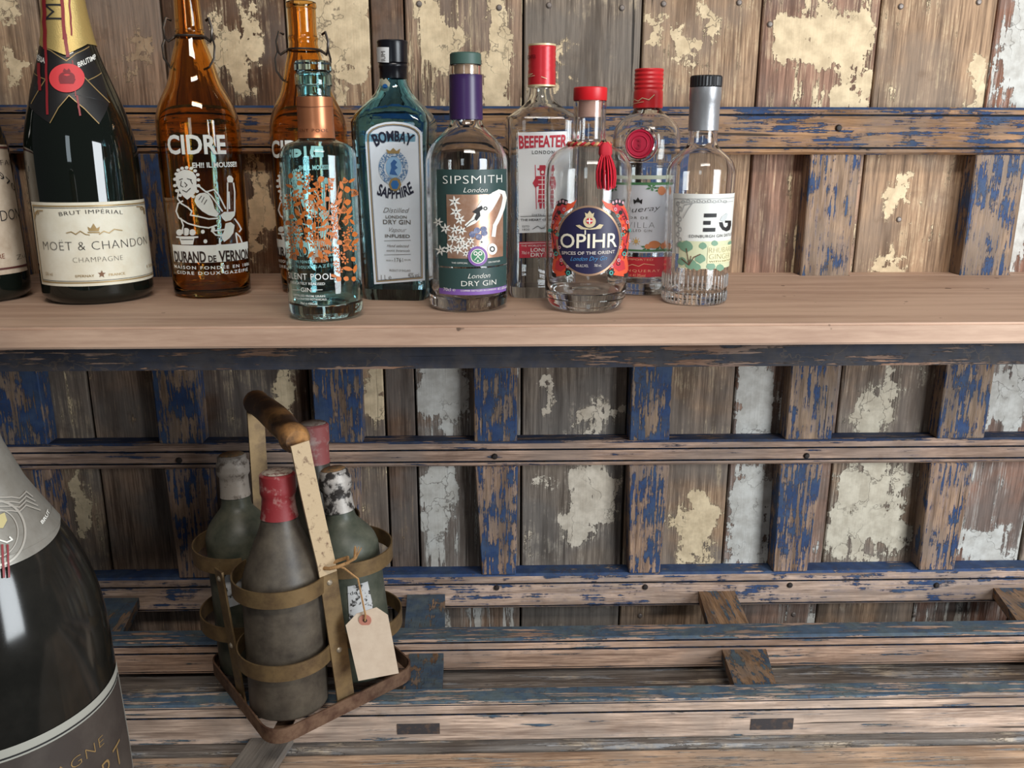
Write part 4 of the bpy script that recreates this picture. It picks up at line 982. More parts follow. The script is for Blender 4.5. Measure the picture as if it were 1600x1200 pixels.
# ------------------------------------------------------------------ tall clear square bottle, red cap
def guard():
    p0 = atz(846, 466, 0); hd = .036; pos = Vector((p0.x, p0.y + hd, 0)); rot = math.radians(4)
    W = lambda y, hw: rad(pos.x, pos.y, zof(pos.x, pos.y, y), hw); Z = lambda y: zof(pos.x, pos.y, y)
    body = [(0, W(462, 46), hd * .95, .014), (.004, W(455, 49), hd, .016), (Z(400), W(400, 51), hd, .017), (Z(300), W(300, 53), hd, .017), (Z(190), W(190, 55), hd, .017), (Z(184), W(184, 54), hd * .97, .017), (Z(178), W(178, 46), hd * .9, .018), (Z(170), W(170, 36), hd * .75, .02), (Z(164), W(164, 28), W(164, 28), .019), (Z(157), W(157, 22), W(157, 22), .0165), (Z(148), W(148, 19), W(148, 19), .0142), (Z(138), W(138, 18), W(138, 18), .0135)]
    b = empty('gin_bottle', pos); b.rotation_euler.z = rot; tag(b, 'tall clear square-shouldered bottle with white label and ribbed red cap', 'bottle')
    link('glass_body', rect_bottle(pos, rot, body, .0035, .012), glass('green_tint_glass', (.96, .98, .975)), b)
    rc = W(100, 21.8); zz = [Z(y) for y in (136, 133, 131)]
    ribs = []
    for k in range(9): y = 112 - k * 4.5; ribs.append((rc * (1.0 if k % 2 == 0 else .965), Z(y)))
    cp = link('cap', lathe([(rc * .9, zz[0]), (rc, zz[0]), (rc, Z(114))] + ribs + [(rc, Z(74)), (rc * .97, Z(72)), (0, Z(72))], 44), mat('red_cap', srgb(200, 44, 52), .32, metal=.2), b)
    GC = mat('cap_gold', srgb(224, 204, 164), .4, metal=.3)
    link('cap_rim', lathe([(0, Z(72.5)), (rc * 1.0, Z(72.5)), (rc * 1.0, Z(69.6)), (0, Z(69.4))], 40), GC, cp); link('cap_band', lathe([(rc * .95, Z(136)), (rc * 1.012, Z(136)), (rc * 1.012, Z(133.2)), (rc * .95, Z(133.2))], 40, closed=True), GC, cp)
    Sc = Round(pos, [(rc, -1), (rc, 1)], Matrix.Translation(pos) @ Matrix.Rotation(rot, 4, 'Z')); m = Print(Sc)
    m.text('d', 'BEEFEATER', 812, 838, 93, 6, .0009, .02); m.build('d', 'dark_lettering', mat('maroon', srgb(104, 16, 24), .5), cp)
    m.stroke('g', [(817, 122), (828, 116), (833, 115), (826, 121), (836, 118)], 1.0, .0009); m.stroke('g', [(846, 120), (854, 123)], 1.0, .0009); m.build('g', 'gold_scroll', GC, cp)
    F = Flat(pos, rot, hd); p = Print(F)
    p.poly('paper', [(809, 207), (886, 205), (888, 362), (811, 364)], .0007); lab = p.build('paper', 'label', WHITEP, b)
    RED_ = mat('label_red', srgb(190, 44, 62), .5)
    p.text('r', 'BEEFEATER', 811, 885, 232, 18, .0012, .03, yb1=230, arc=.02, grow=.15); p.text('k', 'LONDON', 831, 866, 240.5, 5.5, .0012, .01, spacing=1.3)
    # red-coated guard with a staff
    for L in ([(843, 258), (852, 258), (853, 263), (842, 263)], [(839, 263), (856, 263), (855, 266), (840, 266)], [(843, 266), (852, 266), (851, 274), (844, 274)], [(838, 275), (856, 275), (860, 286), (857, 298), (853, 290), (854, 316), (840, 316), (842, 290), (836, 293), (832, 286)], [(842, 317), (847, 317), (846, 326), (843, 326)], [(848, 317), (853, 317), (853, 326), (849, 326)]):
        p.poly('r', L, .0012)
    p.stroke('r', [(836, 258), (838, 326)], 1.3, .0012)
    for y in (281, 288, 296, 304, 311): p.stroke('wl', [(841, y), (853, y)], 1.0, .0014)
    p.stroke('wl', [(847, 276), (847, 315)], 1.0, .0014); p.ellipse('wl', 847.5, 269, 2.2, 2.6, .0014, 10)
    p.stroke('k', [(813, 338), (880, 337)], .6, .0012); p.text('k', 'DISTILLED', 831, 858, 337, 3, .0012); p.text('k', 'THE HEART OF LONDON', 813, 884, 345, 3.6, .0012, .012)
    p.text('k', 'ESTD', 816, 827, 355, 3, .0012); p.text('k', '1820', 816, 827, 360, 3, .0012); p.stroke('k', [(832, 358), (840, 353), (846, 357), (858, 353)], .8, .0012)
    p.build('r', 'red_print', RED_, lab); p.build('k', 'dark_lettering', INK, lab); p.build('wl', 'coat_trim', WINK, lab)
    p.poly('rl', [(811, 378), (888, 376), (888, 401), (811, 403)], .0007); l2 = p.build('rl', 'red_label', RED_, b)
    p.text('w', "THE WORLD'S MOST AWARDED", 814, 886, 385, 3, .0012); p.text('w', 'LONDON', 829, 870, 393, 6, .0012, .015); p.text('w', 'DRY GIN', 829, 870, 400.5, 6, .0012, .015); p.text('w', '70cl ℮', 815, 827, 397, 5, .0012)
    p.stroke('w', [(812, 380), (887, 378)], .8, .0012); p.build('w', 'lettering', WINK, l2)
guard()

# ------------------------------------------------------------------ round-shouldered clear bottle, navy disc label, tassel
def orient():
    pos, r = place(914, 488, 60, .4)
    rows = [(462, 62), (440, 64), (400, 65.5), (340, 67), (290, 68.4), (270, 68), (258, 66.5), (248, 62), (240, 56), (234, 48), (229, 39), (224, 30), (219, 26.5), (212, 25.8), (180, 25.6), (162, 26), (158, 26.2)]
    pr = px_prof(pos, rows); br = pr[0][0]
    prof = [(br * f, z) for f, z in ((.62, 0), (.78, .0012), (.88, .004), (.95, .009), (.985, .014))] + smooth_prof(pr, 3)
    b = empty('gin_bottle', pos); tag(b, 'clear stout bottle with navy disc label and red tassel on its neck', 'bottle')
    link('glass_body', glass_shell(prof, .0035, .018), CLEAR, b)
    S = Round(pos, prof); z = lambda y: zof(pos.x, pos.y, y); rc = rad(pos.x, pos.y, z(147), 26.4)
    st = link('stopper', lathe([(0, z(157.5)), (rc - .0006, z(157.5)), (rc, z(156)), (rc, z(138)), (rc - .001, z(136.6)), (0, z(136))], 40), mat('red_stopper', srgb(214, 30, 38), .4), b)
    link('stopper_cork', lathe([(0, z(184)), (rc * .66, z(183)), (rc * .70, z(158)), (0, z(158))], 24), mat('pink_cork', srgb(214, 168, 150), .8), st)
    # twisted cord round the neck
    zc = z(226); R = S.R(z(222)) + .0026; n = 60
    for ph, mm, nm in ((0, mat('red_cord', srgb(190, 26, 44), .7), 'red_cord'), (math.pi, mat('gold_cord', srgb(206, 160, 110), .5), 'gold_cord')):
        L = []
        for k in range(n):
            t = 2 * math.pi * k / n; tw = t * 15 + ph; L.append(((R + .0012 * math.cos(tw)) * math.sin(t), -(R + .0012 * math.cos(tw)) * math.cos(t), zc + .0014 * math.sin(tw)))
        link(nm, tube(L, .0016, 6, True), mm, b)
    a, zz = S.uv(943, 236); T = S.P(a, zz, .003)
    ta = empty('tassel', (0, 0, 0)); ta.parent = b
    RT = mat('tassel_red', srgb(206, 18, 44), .75)
    link('tassel_knot', loft([(T.z - .006, .005, .004, .004), (T.z - .002, .0066, .005, .004), (T.z + .004, .006, .005, .004), (T.z + .008, .003, .003, .002)]), mat('red_cord', (0, 0, 0)), ta).location = (T.x, T.y - .003, 0)
    verts, faces = [], []
    rnd = random.Random(5)
    for k in range(70):
        x = rnd.uniform(-1, 1); y = rnd.uniform(-1, 1); a0 = Vector((x * .004, y * .003, 0)); e = Vector((x * .0085 + .0015, y * .004 - .002, -.032 + rnd.uniform(-.002, .002) + abs(x) * .002))
        for q in range(3): pass
        base = len(verts)
        for t in range(5):
            f = t / 4; c = a0.lerp(e, f) + Vector((0, 0, 0)); c.x += math.sin(f * math.pi) * x * .003; c.y += math.sin(f * math.pi) * y * .0015
            verts += [c + Vector((.0008, 0, 0)), c + Vector((-.0004, .0007, 0)), c + Vector((-.0004, -.0007, 0))]
        for t in range(4):
            o = base + t * 3
            for q in range(3): faces.append((o + q, o + (q + 1) % 3, o + 3 + (q + 1) % 3, o + 3 + q))
    f = link('tassel_fringe', mesh_from([v + Vector((T.x, T.y - .004, T.z - .003)) for v in verts], faces, smooth=True), RT, ta); f['kind'] = 'stuff'
    p = Print(S)
    # red and orange side ornament
    PALEO = mat('orn_pale', srgb(206, 160, 170), .5)
    OR, RD, TEAL = mat('orn_orange', srgb(226, 88, 56), .5), mat('orn_red', srgb(196, 54, 62), .5), mat('orn_teal', srgb(70, 160, 150), .5)
    for sx in (-1, 1):
        m_ = lambda x, y: (920 + sx * (x - 920) * (1.0 if sx < 0 else .93), y)
        G = lambda L: [m_(x, y) for x, y in L]
        p.poly('o', G([(900, 312), (890, 318), (878, 316), (866, 320), (860, 334), (857, 356), (858, 380), (862, 400), (859, 420), (866, 432), (880, 430), (892, 428), (884, 412), (874, 396), (868, 372), (870, 350), (880, 332), (894, 324)]), .0005)
        p.poly('r', G([(872, 322), (884, 322), (880, 331), (868, 338), (863, 352), (860, 345), (863, 330)]), .0008); p.poly('r', G([(860, 366), (866, 372), (868, 392), (872, 402), (863, 396)]), .0008); p.poly('r', G([(866, 408), (876, 404), (884, 416), (874, 424), (864, 420)]), .0008)
        p.poly('k', G([(866, 316), (876, 310), (886, 313), (884, 320), (868, 322)]), .0009); p.poly('k', G([(859, 424), (866, 428), (866, 434), (860, 432)]), .0009); p.poly('k', G([(880, 424), (890, 420), (893, 427), (884, 432)]), .0009)
        for q in ((865, 362, 3, 4), (873, 352, 2.5, 3), (866, 340, 3, 3), (875, 412, 3, 3)): c = m_(q[0], q[1]); p.ellipse('k', c[0], c[1], q[2], q[3], .0010, 12, .6)
        c = m_(857, 360); p.ellipse('t', c[0], c[1], 4, 3, .001, 12); p.stroke('k', G([(870, 326), (862, 342), (859, 362), (864, 384), (866, 404)]), 1, .0010)
        for q in range(4): c = m_(868 + q * 5, 316.5 - (q == 1 or q == 2) * 2); p.ellipse('c', c[0], c[1], 1.6, 2.6, .0011, 8)
        rg = random.Random(21)
        for q in range(22):
            t = q / 21; bx = 880 - 18 * math.sin(math.pi * min(1, t * 1.15)) + rg.uniform(-5, 7); by = 322 + t * 104
            c = m_(bx, by); key = ('r', 'c', 'k', 't', 'r', 'c')[q % 6]; rr_ = rg.uniform(1.6, 3.2)
            p.ellipse(key, c[0], c[1], rr_, rr_ * 1.2, .0012 + .00003 * q, 10, .5 if q % 2 else None)
        orn = p.build('o', 'ornament', OR, b)
        for key, nm, mm in (('r', 'red_ornament', RD), ('k', 'black_ornament', INK), ('t', 'teal_ornament', TEAL), ('c', 'pale_ornament', PALEO)):
            e = p.build(key, nm, mm, orn)
            if len(p.layers[key]) > 1: e['kind'] = 'stuff'
        p = Print(S)
    p.ellipse('disc', 919.5, 376, 49, 55, .0011, 56); lab = p.build('disc', 'label', mat('navy_label', srgb(36, 32, 66), .45), b)
    p.ellipse('ring', 919.5, 376, 49, 55, .0014, 56, .945); p.build('ring', 'bronze_rim', mat('bronze_rim', srgb(178, 142, 116), .4, metal=.5), lab)
    p.text('w', 'OPIHR', 877, 962, 386, 23, .0016, .01, yb1=385); p.stroke('w', [(914.5, 360), (914.5, 366)], 2, .0016)
    p.text('s', 'SPICES OF THE ORIENT', 879, 959, 397, 5, .0016, .015, yb1=395); p.text('b', 'London Dry Gin', 892, 946, 407, 7, .0016, -.012, shear=.4, yb1=406); p.text('s', '40% ALC./VOL', 900, 919, 417, 4.5, .0016); p.text('s', '700 mL', 928, 939, 416.5, 4.5, .0016)
    p.ellipse('cr', 921, 346, 9.5, 9.5, .0016, 20); p.poly('cr', [(915, 338), (914, 332), (918, 334), (921, 329), (925, 334), (928, 332), (927, 338)], .0016); p.poly('cr', [(900, 352), (906, 351), (912, 355), (921, 357), (930, 355), (936, 350), (942, 351), (938, 357), (924, 358.5), (908, 358)], .0017)
    p.ellipse('cd', 921, 345, 5, 5, .0020, 16); p.stroke('cw', [(921, 341), (921, 349)], 1.6, .0023); p.stroke('cw', [(917, 345), (925, 345)], 1.6, .0023)
    p.build('w', 'lettering', mat('ivory_ink', srgb(236, 228, 206), .5), lab); p.build('s', 'small_lettering', mat('pale_ink', srgb(206, 196, 190), .5), lab); p.build('b', 'blue_lettering', mat('cyan_ink', srgb(74, 150, 206), .5), lab)
    p.build('cr', 'crest', mat('crest_gold', srgb(206, 188, 150), .5), lab); p.build('cd', 'crest_shield', RD, lab); p.build('cw', 'crest_cross', WINK, lab)
orient()

# ------------------------------------------------------------------ clear bottle with wax seal
def wax():
    pos, r = place(1000, 461, 45)
    rows = [(448, 45.5), (400, 46.5), (330, 48), (270, 50), (262, 50.2), (258, 49), (254, 50.5), (248, 53), (222, 53.5), (205, 51.5), (195, 47), (188, 41), (182, 33), (177, 25.5), (172, 22), (168, 21.5)]
    pr = px_prof(pos, rows); prof = base_round(pr[0][0], .006) + smooth_prof(pr[:4], 2)[:-1] + smooth_prof(pr[3:], 3)
    b = empty('gin_bottle', pos); tag(b, 'clear bottle with red wax seal on its shoulder, behind the tasselled bottle', 'bottle')
    link('glass_body', glass_shell(prof, .0032, .012), MATS['green_tint_glass'], b)
    z = lambda y: zof(pos.x, pos.y, y); rc = rad(pos.x, pos.y, z(130), 23)
    ribs = []
    for k in range(11): ribs.append((rc * (1.0 if k % 2 == 0 else .955), z(144 - k * 3.4)))
    cp = link('cap', lathe([(rc * .9, z(170)), (rc * 1.02, z(169)), (rc * 1.0, z(147))] + ribs + [(rc * .96, z(108)), (0, z(107.4))], 44), mat('bright_red_cap', srgb(206, 38, 44), .4), b)
    Sc = Round(pos, [(rc * 1.01, -1), (rc * 1.01, 1)]); m = Print(Sc); m.stroke('g', [(985, 161), (992, 155), (998, 158), (1004, 153), (1014, 156), (1022, 148)], 1.2, .0008); m.stroke('g', [(990, 163), (1006, 159)], .9, .0008); m.build('g', 'gold_signature', mat('cap_gold', (0, 0, 0)), cp)
    S = Round(pos, prof); p = Print(S)
    a, zz = S.uv(1000, 225); c = S.P(a, zz, 0); nrm = Vector((math.sin(a), -math.cos(a), .12)).normalized()
    def disc(name, prf, m_, par):
        me = lathe(prf, 40); o = link(name, me, m_, par); o.location = c; o.rotation_mode = 'QUATERNION'; o.rotation_quaternion = nrm.to_track_quat('Z', 'Y'); return o
    R = rad(pos.x, pos.y, zz, 28)
    disc('seal_ring', [(R * .78, -.002), (R * .98, -.004), (R, .001), (R * .95, .0035), (R * .86, .004), (R * .79, .002)], CLEAR, b)
    WX = mat('wax_red', srgb(178, 26, 58), .45)
    sd = disc('wax_seal', [(0, .0015), (R * .38, .0015), (R * .42, .0024), (R * .46, .0015), (R * .62, .0016), (R * .66, .0026), (R * .70, .0016), (R * .77, .002), (R * .78, -.003), (0, -.003)], WX, b)
    vs, fs = text_mesh_2d('3', .02); bm = bmesh.new()
    for cxs in (-1,):
        L = [bm.verts.new(((-x + .3) * R * .62 * cxs, (y - .36) * R * .75, .0028)) for x, y in vs]
        for f in fs: bm.faces.new([L[i] for i in f])
    bmesh.ops.recalc_face_normals(bm, faces=bm.faces); e = link('seal_emblem', bm_mesh(bm), mat('wax_dark', srgb(150, 18, 46), .45), sd)
    # label
    def rect(key, x0, x1, y0, y1, h):
        A0, A1 = S.uv(x0, (y0 + y1) / 2)[0], S.uv(x1, (y0 + y1) / 2)[0]; q0, q1 = S.uv(1000, y1)[1], S.uv(1000, y0)[1]; p.polyuv(key, [(A0, q0), (A1, q0), (A1, q1), (A0, q1)], h)
    rect('gp', 957, 1043, 274, 280, .0004); rect('paper', 957, 1043, 288, 395, .0005); lab = p.build('paper', 'label', mat('label_pearl', srgb(222, 224, 232), .5), b); p.build('gp', 'label_edge', mat('pale_green', srgb(198, 206, 186), .5), b)
    rect('ge', 957, 1043, 285, 289, .0008); rect('ge2', 957, 1043, 390, 393, .0008)
    LF, PE = mat('leaf_green', srgb(82, 136, 88), .5), mat('peach', srgb(224, 140, 92), .5)
    for cx, cy in ((967, 294), (1018, 293), (1032, 297), (1010, 387), (1030, 385)):
        for k in range(5): a = k * 1.3 + cx; p.poly('lf', [(cx, cy), (cx + 6 * math.cos(a - .4), cy + 4 * math.sin(a - .4)), (cx + 10 * math.cos(a), cy + 6 * math.sin(a)), (cx + 6 * math.cos(a + .4), cy + 4 * math.sin(a + .4))], .0009, .02)
    for q in ((1033, 298, 6, 7), (1022, 382, 9, 6), (1012, 385, 5, 4), (1036, 384, 5, 5)): p.ellipse('pe', *q, .0011, 16)
    p.text('k', 'Tanqueray', 960, 1029, 333, 9, .001, -.012, shear=.35, yb1=328); p.text('k2', 'FLOR DE', 975, 1012, 342, 4, .001, 0, spacing=1.3); p.text('k', 'SEVILLA', 968, 1022, 356, 10, .001, -.03, spacing=1.15); p.text('k2', 'DISTILLED GIN', 970, 1018, 362, 4, .001, 0, spacing=1.3)
    p.poly('k', [(991, 319), (990, 311), (994, 313), (997, 308), (1000, 313), (1004, 311), (1003, 319), (999, 316), (995, 316)], .001); p.ellipse('sun', 994, 377, 3.2, 3.2, .001, 14)
    for k in range(8): a = k * math.pi / 4; p.stroke('sun', [(994 + 4.2 * math.cos(a), 377 + 4.2 * math.sin(a)), (994 + 6 * math.cos(a), 377 + 6 * math.sin(a))], 1, .001)
    p.build('lf', 'leaf_print', LF, lab); p.build('pe', 'orange_fruit_print', PE, lab); p.build('k', 'lettering', INK, lab); p.build('k2', 'grey_lettering', DGREY, lab); p.build('sun', 'sun_print', mat('sun_gold', srgb(226, 184, 110), .5), lab); p.build('ge', 'green_edge', LF, lab); p.build('ge2', 'green_edge', LF, lab)
    rect('rd', 957, 1042, 402, 433, .0005); l2 = p.build('rd', 'red_label', mat('strip_red', srgb(206, 42, 56), .5), b)
    p.text('w', 'IMPORTED', 980, 1020, 407, 3, .0009); p.stroke('w', [(978, 417), (988, 413), (998, 416), (1006, 412), (1022, 414)], 1, .0009); p.text('w', 'TANQUERAY', 968, 1030, 425, 4, .0009, spacing=1.3); p.text('w', '70cl ℮ 41.3%vol', 975, 1008, 432, 4.5, .0009); p.build('w', 'lettering', mat('peach_ink', srgb(240, 190, 150), .5), l2)
wax()

# ------------------------------------------------------------------ clear bottle with silver neck
def ribbed():
    pos, r = place(1083, 477, 50)
    rows = [(462, 50.5), (420, 51), (330, 53), (280, 54.5), (268, 54.5), (258, 52), (250, 47.5), (243, 41), (237, 34), (231, 27.5), (225, 24), (215, 23), (204, 22.8), (150, 22.5), (137, 22.5)]
    pr = px_prof(pos, rows); prof = base_round(pr[0][0], .005) + smooth_prof(pr, 3)
    b = empty('gin_bottle', pos); tag(b, 'clear bottle with silver neck sleeve and black cap, right end of the row', 'bottle')
    link('glass_body', glass_shell(prof, .003, .010), CLEAR, b)
    z = lambda y: zof(pos.x, pos.y, y); S = Round(pos, prof)
    SIL = mat('silver_sleeve', srgb(172, 172, 174), .36, metal=.65, bump=.12, bscale=220)
    rn = rad(pos.x, pos.y, z(170), 24)
    link('neck_sleeve', lathe([(rn * .96, z(204.5)), (rn, z(204)), (rn * 1.0, z(158)), (rn * 1.045, z(156)), (rn * 1.045, z(137)), (rn * .9, z(136))], 40), SIL, b)
    rc = rn * 1.05; n = 60; verts, faces = [], []
    for k, y in enumerate((136, 134.5, 121, 118.5)):
        for i in range(n): a = 2 * math.pi * i / n; q = rc * (1.0 if (i % 2 or k in (0,)) else .962) * (.94 if k == 3 else 1); verts.append((q * math.cos(a), q * math.sin(a), z(y)))
    for k in range(3):
        for i in range(n): j = (i + 1) % n; faces.append((k * n + i, k * n + j, (k + 1) * n + j, (k + 1) * n + i))
    faces += [tuple(range(3 * n, 4 * n)), tuple(reversed(range(n)))]
    link('cap', mesh_from(verts, faces), mat('black_cap', srgb(34, 34, 36), .45), b)
    # vertical flutes moulded low on the glass
    zt, zb = z(424), z(446)
    zt2, zb2 = z(450), z(468)
    for (t, bt) in ((zt, zb), (zt2, zb2)):
        bm = bmesh.new()
        for i in range(44):
            a = 2 * math.pi * i / 44
            for zz0, zz1 in ((bt, t),):
                L = []
                for zz in (zz0, zz0 + .002, zz1 - .002, zz1):
                    e = .0009 if zz in (zz0 + .002, zz1 - .002) else -.0002
                    for da, h in ((-.03, -.0003), (0, e), (.03, -.0003)): L.append(bm.verts.new(S.P(a + da, zz, h)))
                for q in range(3):
                    for d in range(2): bm.faces.new((L[q * 3 + d], L[q * 3 + d + 1], L[q * 3 + 3 + d + 1], L[q * 3 + 3 + d]))
        for f in bm.faces: f.smooth = True
        bmesh.ops.recalc_face_normals(bm, faces=bm.faces)
        fl_ = link('glass_flutes', bm_mesh(bm), mat('flute_glass', (.85, .87, .87), .15, spec=1.0, trans=.8), b); fl_['kind'] = 'stuff'
    p = Print(S)
    def rect(key, x0, x1, y0, y1, h, xc=1090):
        A0, A1 = S.uv(x0, (y0 + y1) / 2)[0], S.uv(x1, (y0 + y1) / 2)[0]; q0, q1 = S.uv(xc, y1)[1], S.uv(xc, y0)[1]; p.polyuv(key, [(A0, q0), (A1, q0), (A1, q1), (A0, q1)], h)
    rect('paper', 1051, 1147, 303, 378, .0005); rect('paper', 1051, 1100, 378, 398, .0005); lab = p.build('paper', 'label', mat('label_ivory', srgb(222, 222, 216), .55), b)
    LINE = mat('silver_line', srgb(166, 166, 164), .5)
    p.stroke('ln', [(1056, 396), (1055, 310), (1146, 308)], .9, .0009); p.stroke('ln', [(1061, 394), (1060, 316), (1144, 314)], .7, .0009)
    for k in range(9): p.ellipse('ln', 1060 + (k % 2) * 3, 318 + k * 8, 3, 4, .0009, 10, .6); p.ellipse('ln', 1068 + k * 8, 315 - (k % 2), 3.4, 2.4, .0009, 10, .6)
    p.stroke('ln', [(1066, 330), (1070, 320), (1082, 318), (1076, 326), (1068, 340)], 1.3, .0009)
    for y0, y1, x0, x1 in ((333.5, 339.5, 1100, 1119), (345, 351, 1099, 1110), (356, 362, 1098.5, 1117)): rect('k', x0, x1, y0, y1, .0010, 1108)
    L = [(1123, 347), (1124, 353), (1128, 359), (1134, 361.5), (1139, 359), (1141, 352), (1141, 344.5), (1132, 344.5), (1132, 348), (1136.5, 348), (1136, 352.5), (1133, 355.5), (1130, 354), (1128, 347)]
    p.poly('k', L, .0010); p.poly('gy', [(1124, 344), (1127, 338), (1134, 333), (1136, 334), (1134, 342), (1129, 346)], .0010)
    p.text('k', 'EDINBURGH GIN DISTILLERY', 1077, 1147, 371, 4.6, .0010, 0, yb1=366.5, spacing=1.1)
    p.build('ln', 'silver_border', LINE, lab); p.build('k', 'lettering', INK, lab); p.build('gy', 'grey_leaf', mat('pale_grey', srgb(196, 200, 200), .5), lab)
    rect('g', 1061, 1142, 377, 420, .0008, 1090); l2 = p.build('g', 'botanical_label', mat('sage', srgb(206, 208, 172), .55), b)
    LF = mat('sage_leaf', srgb(118, 154, 128), .55); rnd = random.Random(8)
    for cx, cy, s in ((1073, 385, 10), (1066, 408, 7), (1080, 413, 9), (1094, 404, 8), (1098, 384, 6), (1110, 416, 7), (1124, 418, 6), (1140, 380, 4), (1116, 380, 5), (1089, 417, 6), (1064, 382, 5)):
        p.poly('l', [(cx + s * (1 + .12 * math.sin(5 * t)) * math.cos(t), cy + s * .85 * (1 + .12 * math.cos(4 * t)) * math.sin(t)) for t in [k * .524 for k in range(12)]], .0011)
    for q in ([(1077, 414), (1073, 388)], [(1077, 414), (1066, 404)], [(1077, 414), (1084, 402), (1094, 397)], [(1077, 414), (1080, 400)]): p.stroke('st', q, 1.3, .0014)
    p.build('l', 'leaf_print', LF, l2); p.build('st', 'stem_print', mat('stem_brown', srgb(104, 70, 56), .5), l2)
    rect('pn', 1105, 1142, 384, 411, .0013, 1120); pn = p.build('pn', 'text_panel', mat('panel_yellow', srgb(222, 216, 174), .55), l2)
    p.text('t', 'RHUBARB &', 1107, 1148, 395, 9, .0017, -.03, yb1=391); p.text('t', 'GINGER', 1107, 1137, 405, 9, .0017, -.03, yb1=402.5); p.text('t', 'WITH NATURAL', 1107, 1140, 409, 2.6, .0017)
    p.build('t', 'lettering', mat('khaki_ink', srgb(128, 122, 84), .5), pn)
ribbed()

# ------------------------------------------------------------------ giant bottle in front, left
def giant():
    tx = atz(10, 1100, -0.33); D = 0.655
    # axis: distance in front of the camera, picture column -5 at row 1100
    d = ray(-5, 1100); t = D / d.y; A = CAM + d * t; pos = Vector((A.x, A.y, ZF))
    rows = [(691, 80), (715, 89), (736, 98), (760, 107), (787, 123), (814, 140), (845, 160), (882, 179), (931, 195), (979, 203), (1027, 204), (1070, 203), (1200, 200)]
    W = []
    for y, hw in rows:
        z = zof(pos.x, pos.y, y); W.append((rad(pos.x, pos.y, z, hw), z - ZF))
    rb = W[-1][0]; ztop = W[0][1]; r0 = W[0][0]
    upper = [(r0 * .86, ztop + .03), (r0 * .78, ztop + .06), (r0 * .74, ztop + .10), (r0 * .73, ztop + .15), (r0 * .80, ztop + .155), (r0 * .80, ztop + .18), (r0 * .70, ztop + .20), (r0 * .5, ztop + .206)]
    prof = base_round(rb, .016) + [(rb, .016), (rb, .06)] + smooth_prof(list(reversed(W)) + upper, 3)
    b = empty('giant_champagne_bottle', pos); tag(b, 'oversized dark champagne bottle with silver neck foil in the bottom left corner', 'bottle')
    DUST = mat('dusty_black_glass', (0.010, 0.0095, 0.008), .12, spec=.5, noise=((0.030, 0.027, 0.023), 7, .45, .8))
    link('glass_body', lathe([(0, .01), (rb * .6, .008)] + prof + [(0, prof[-1][1] + .001)], 96), DUST, b)
    S = Round(pos, prof); p = Print(S)
    zf = S.uv(0, 888)[1]; zfr = S.uv(70, 850)[1]
    FO = mat('silver_foil', srgb(168, 164, 156), .42, metal=.35, noise=(srgb(140, 134, 124), 30, .35, .75), bump=.15, bscale=200)
    zt = prof[-1][1]; n = 26; zlo = zfr + .012
    fo = link('neck_foil', lathe([(S.R(zlo + (zt - zlo) * k / n) + .0010, zlo + (zt - zlo) * k / n) for k in range(n + 1)] + [(0, zt + .002)], 72), FO, b)
    ac = S.uv(-8, 830)[0]
    L = []
    for k in range(25):
        f = k / 24; a = ac + (f - .5) * 2.5; zz = zfr + .004 - (zfr - zf + .004) * max(0, math.cos((f - .5) * 3.9)) ** .8; L.append((a, zz))
    p.polyuv('sk', L + [(L[-1][0], zlo + .002), (L[0][0], zlo + .002)], .0013, .006); sk = p.build('sk', 'foil_skirt', FO, fo)
    # embossed waves and medallion
    for k in range(4):
        e = k * 7; p.stroke('w', [(-20, 776 + e), (14, 776 + e), (26, 778 + e), (36, 768 + e), (46 + k * 4, 776 + e)], 2.0, .0024)
    p.ellipse('w', -8, 832, 46, 52, .0022, 48, .93); p.ellipse('w', -8, 832, 34, 38, .0022, 48, .95); p.build('w', 'foil_relief', mat('foil_light', srgb(196, 190, 180), .4, metal=.35), fo)
    p.text('b', 'BRUT', 62, 73, 819, 8, .0022, .03, yb1=800); p.stroke('b', [(-4, 842), (8, 846), (16, 842), (12, 838)], 2.4, .0026); p.build('b', 'lettering', WINK, fo)
    p.poly('m', [(-8, 805), (4, 800), (8, 812), (2, 824), (-8, 824)], .0024); p.build('m', 'medallion_figure', mat('medal_pale', srgb(196, 182, 130), .5), fo)
    for x, w_ in ((1, 3.5), (9, 3)): p.stroke('rd', [(x, 850), (x + 1, 872), (x + 3, 900)], w_, .0027)
    p.build('rd', 'red_paint_drips', MATS['red_drip'], b)
    # main label: pale border, dark field
    zl = S.uv(30, 1162)[1]; zl2 = S.uv(183, 1050)[1]; ar = S.uv(188, 1078)[0] + .02; al = ar - 2.35
    z1 = zl; z0 = z1 - .14
    q = Print(S); q.polyuv('pb', [(al, z0), (ar, z0), (ar, z1), (al, z1)], .0006, .008); lab = q.build('pb', 'label', mat('label_grey', srgb(172, 170, 160), .55), b)
    g = .009 / rb; q.polyuv('pd', [(al + g, z0 + .009), (ar - g, z0 + .009), (ar - g, z1 - .0105), (al + g, z1 - .0105)], .0010, .008); q.build('pd', 'dark_field', mat('label_dark', srgb(66, 58, 54), .5, noise=(srgb(84, 76, 70), 20, .4, .7)), lab)
    for e, wd in ((.0072, .0009),):
        ga = e / rb; wa = wd / rb; q.polyuv('ln', [(al + ga, z1 - e - wd - .0006), (ar - ga, z1 - e - wd - .0006), (ar - ga, z1 - e), (al + ga, z1 - e)], .0011, .008); q.polyuv('ln', [(ar - ga - wa, z0), (ar - ga, z0), (ar - ga, z1 - e), (ar - ga - wa, z1 - e)], .0011, .008)
    q.build('ln', 'border_line', INK, lab)
    GL = mat('label_gold', srgb(168, 138, 92), .45, metal=.3)
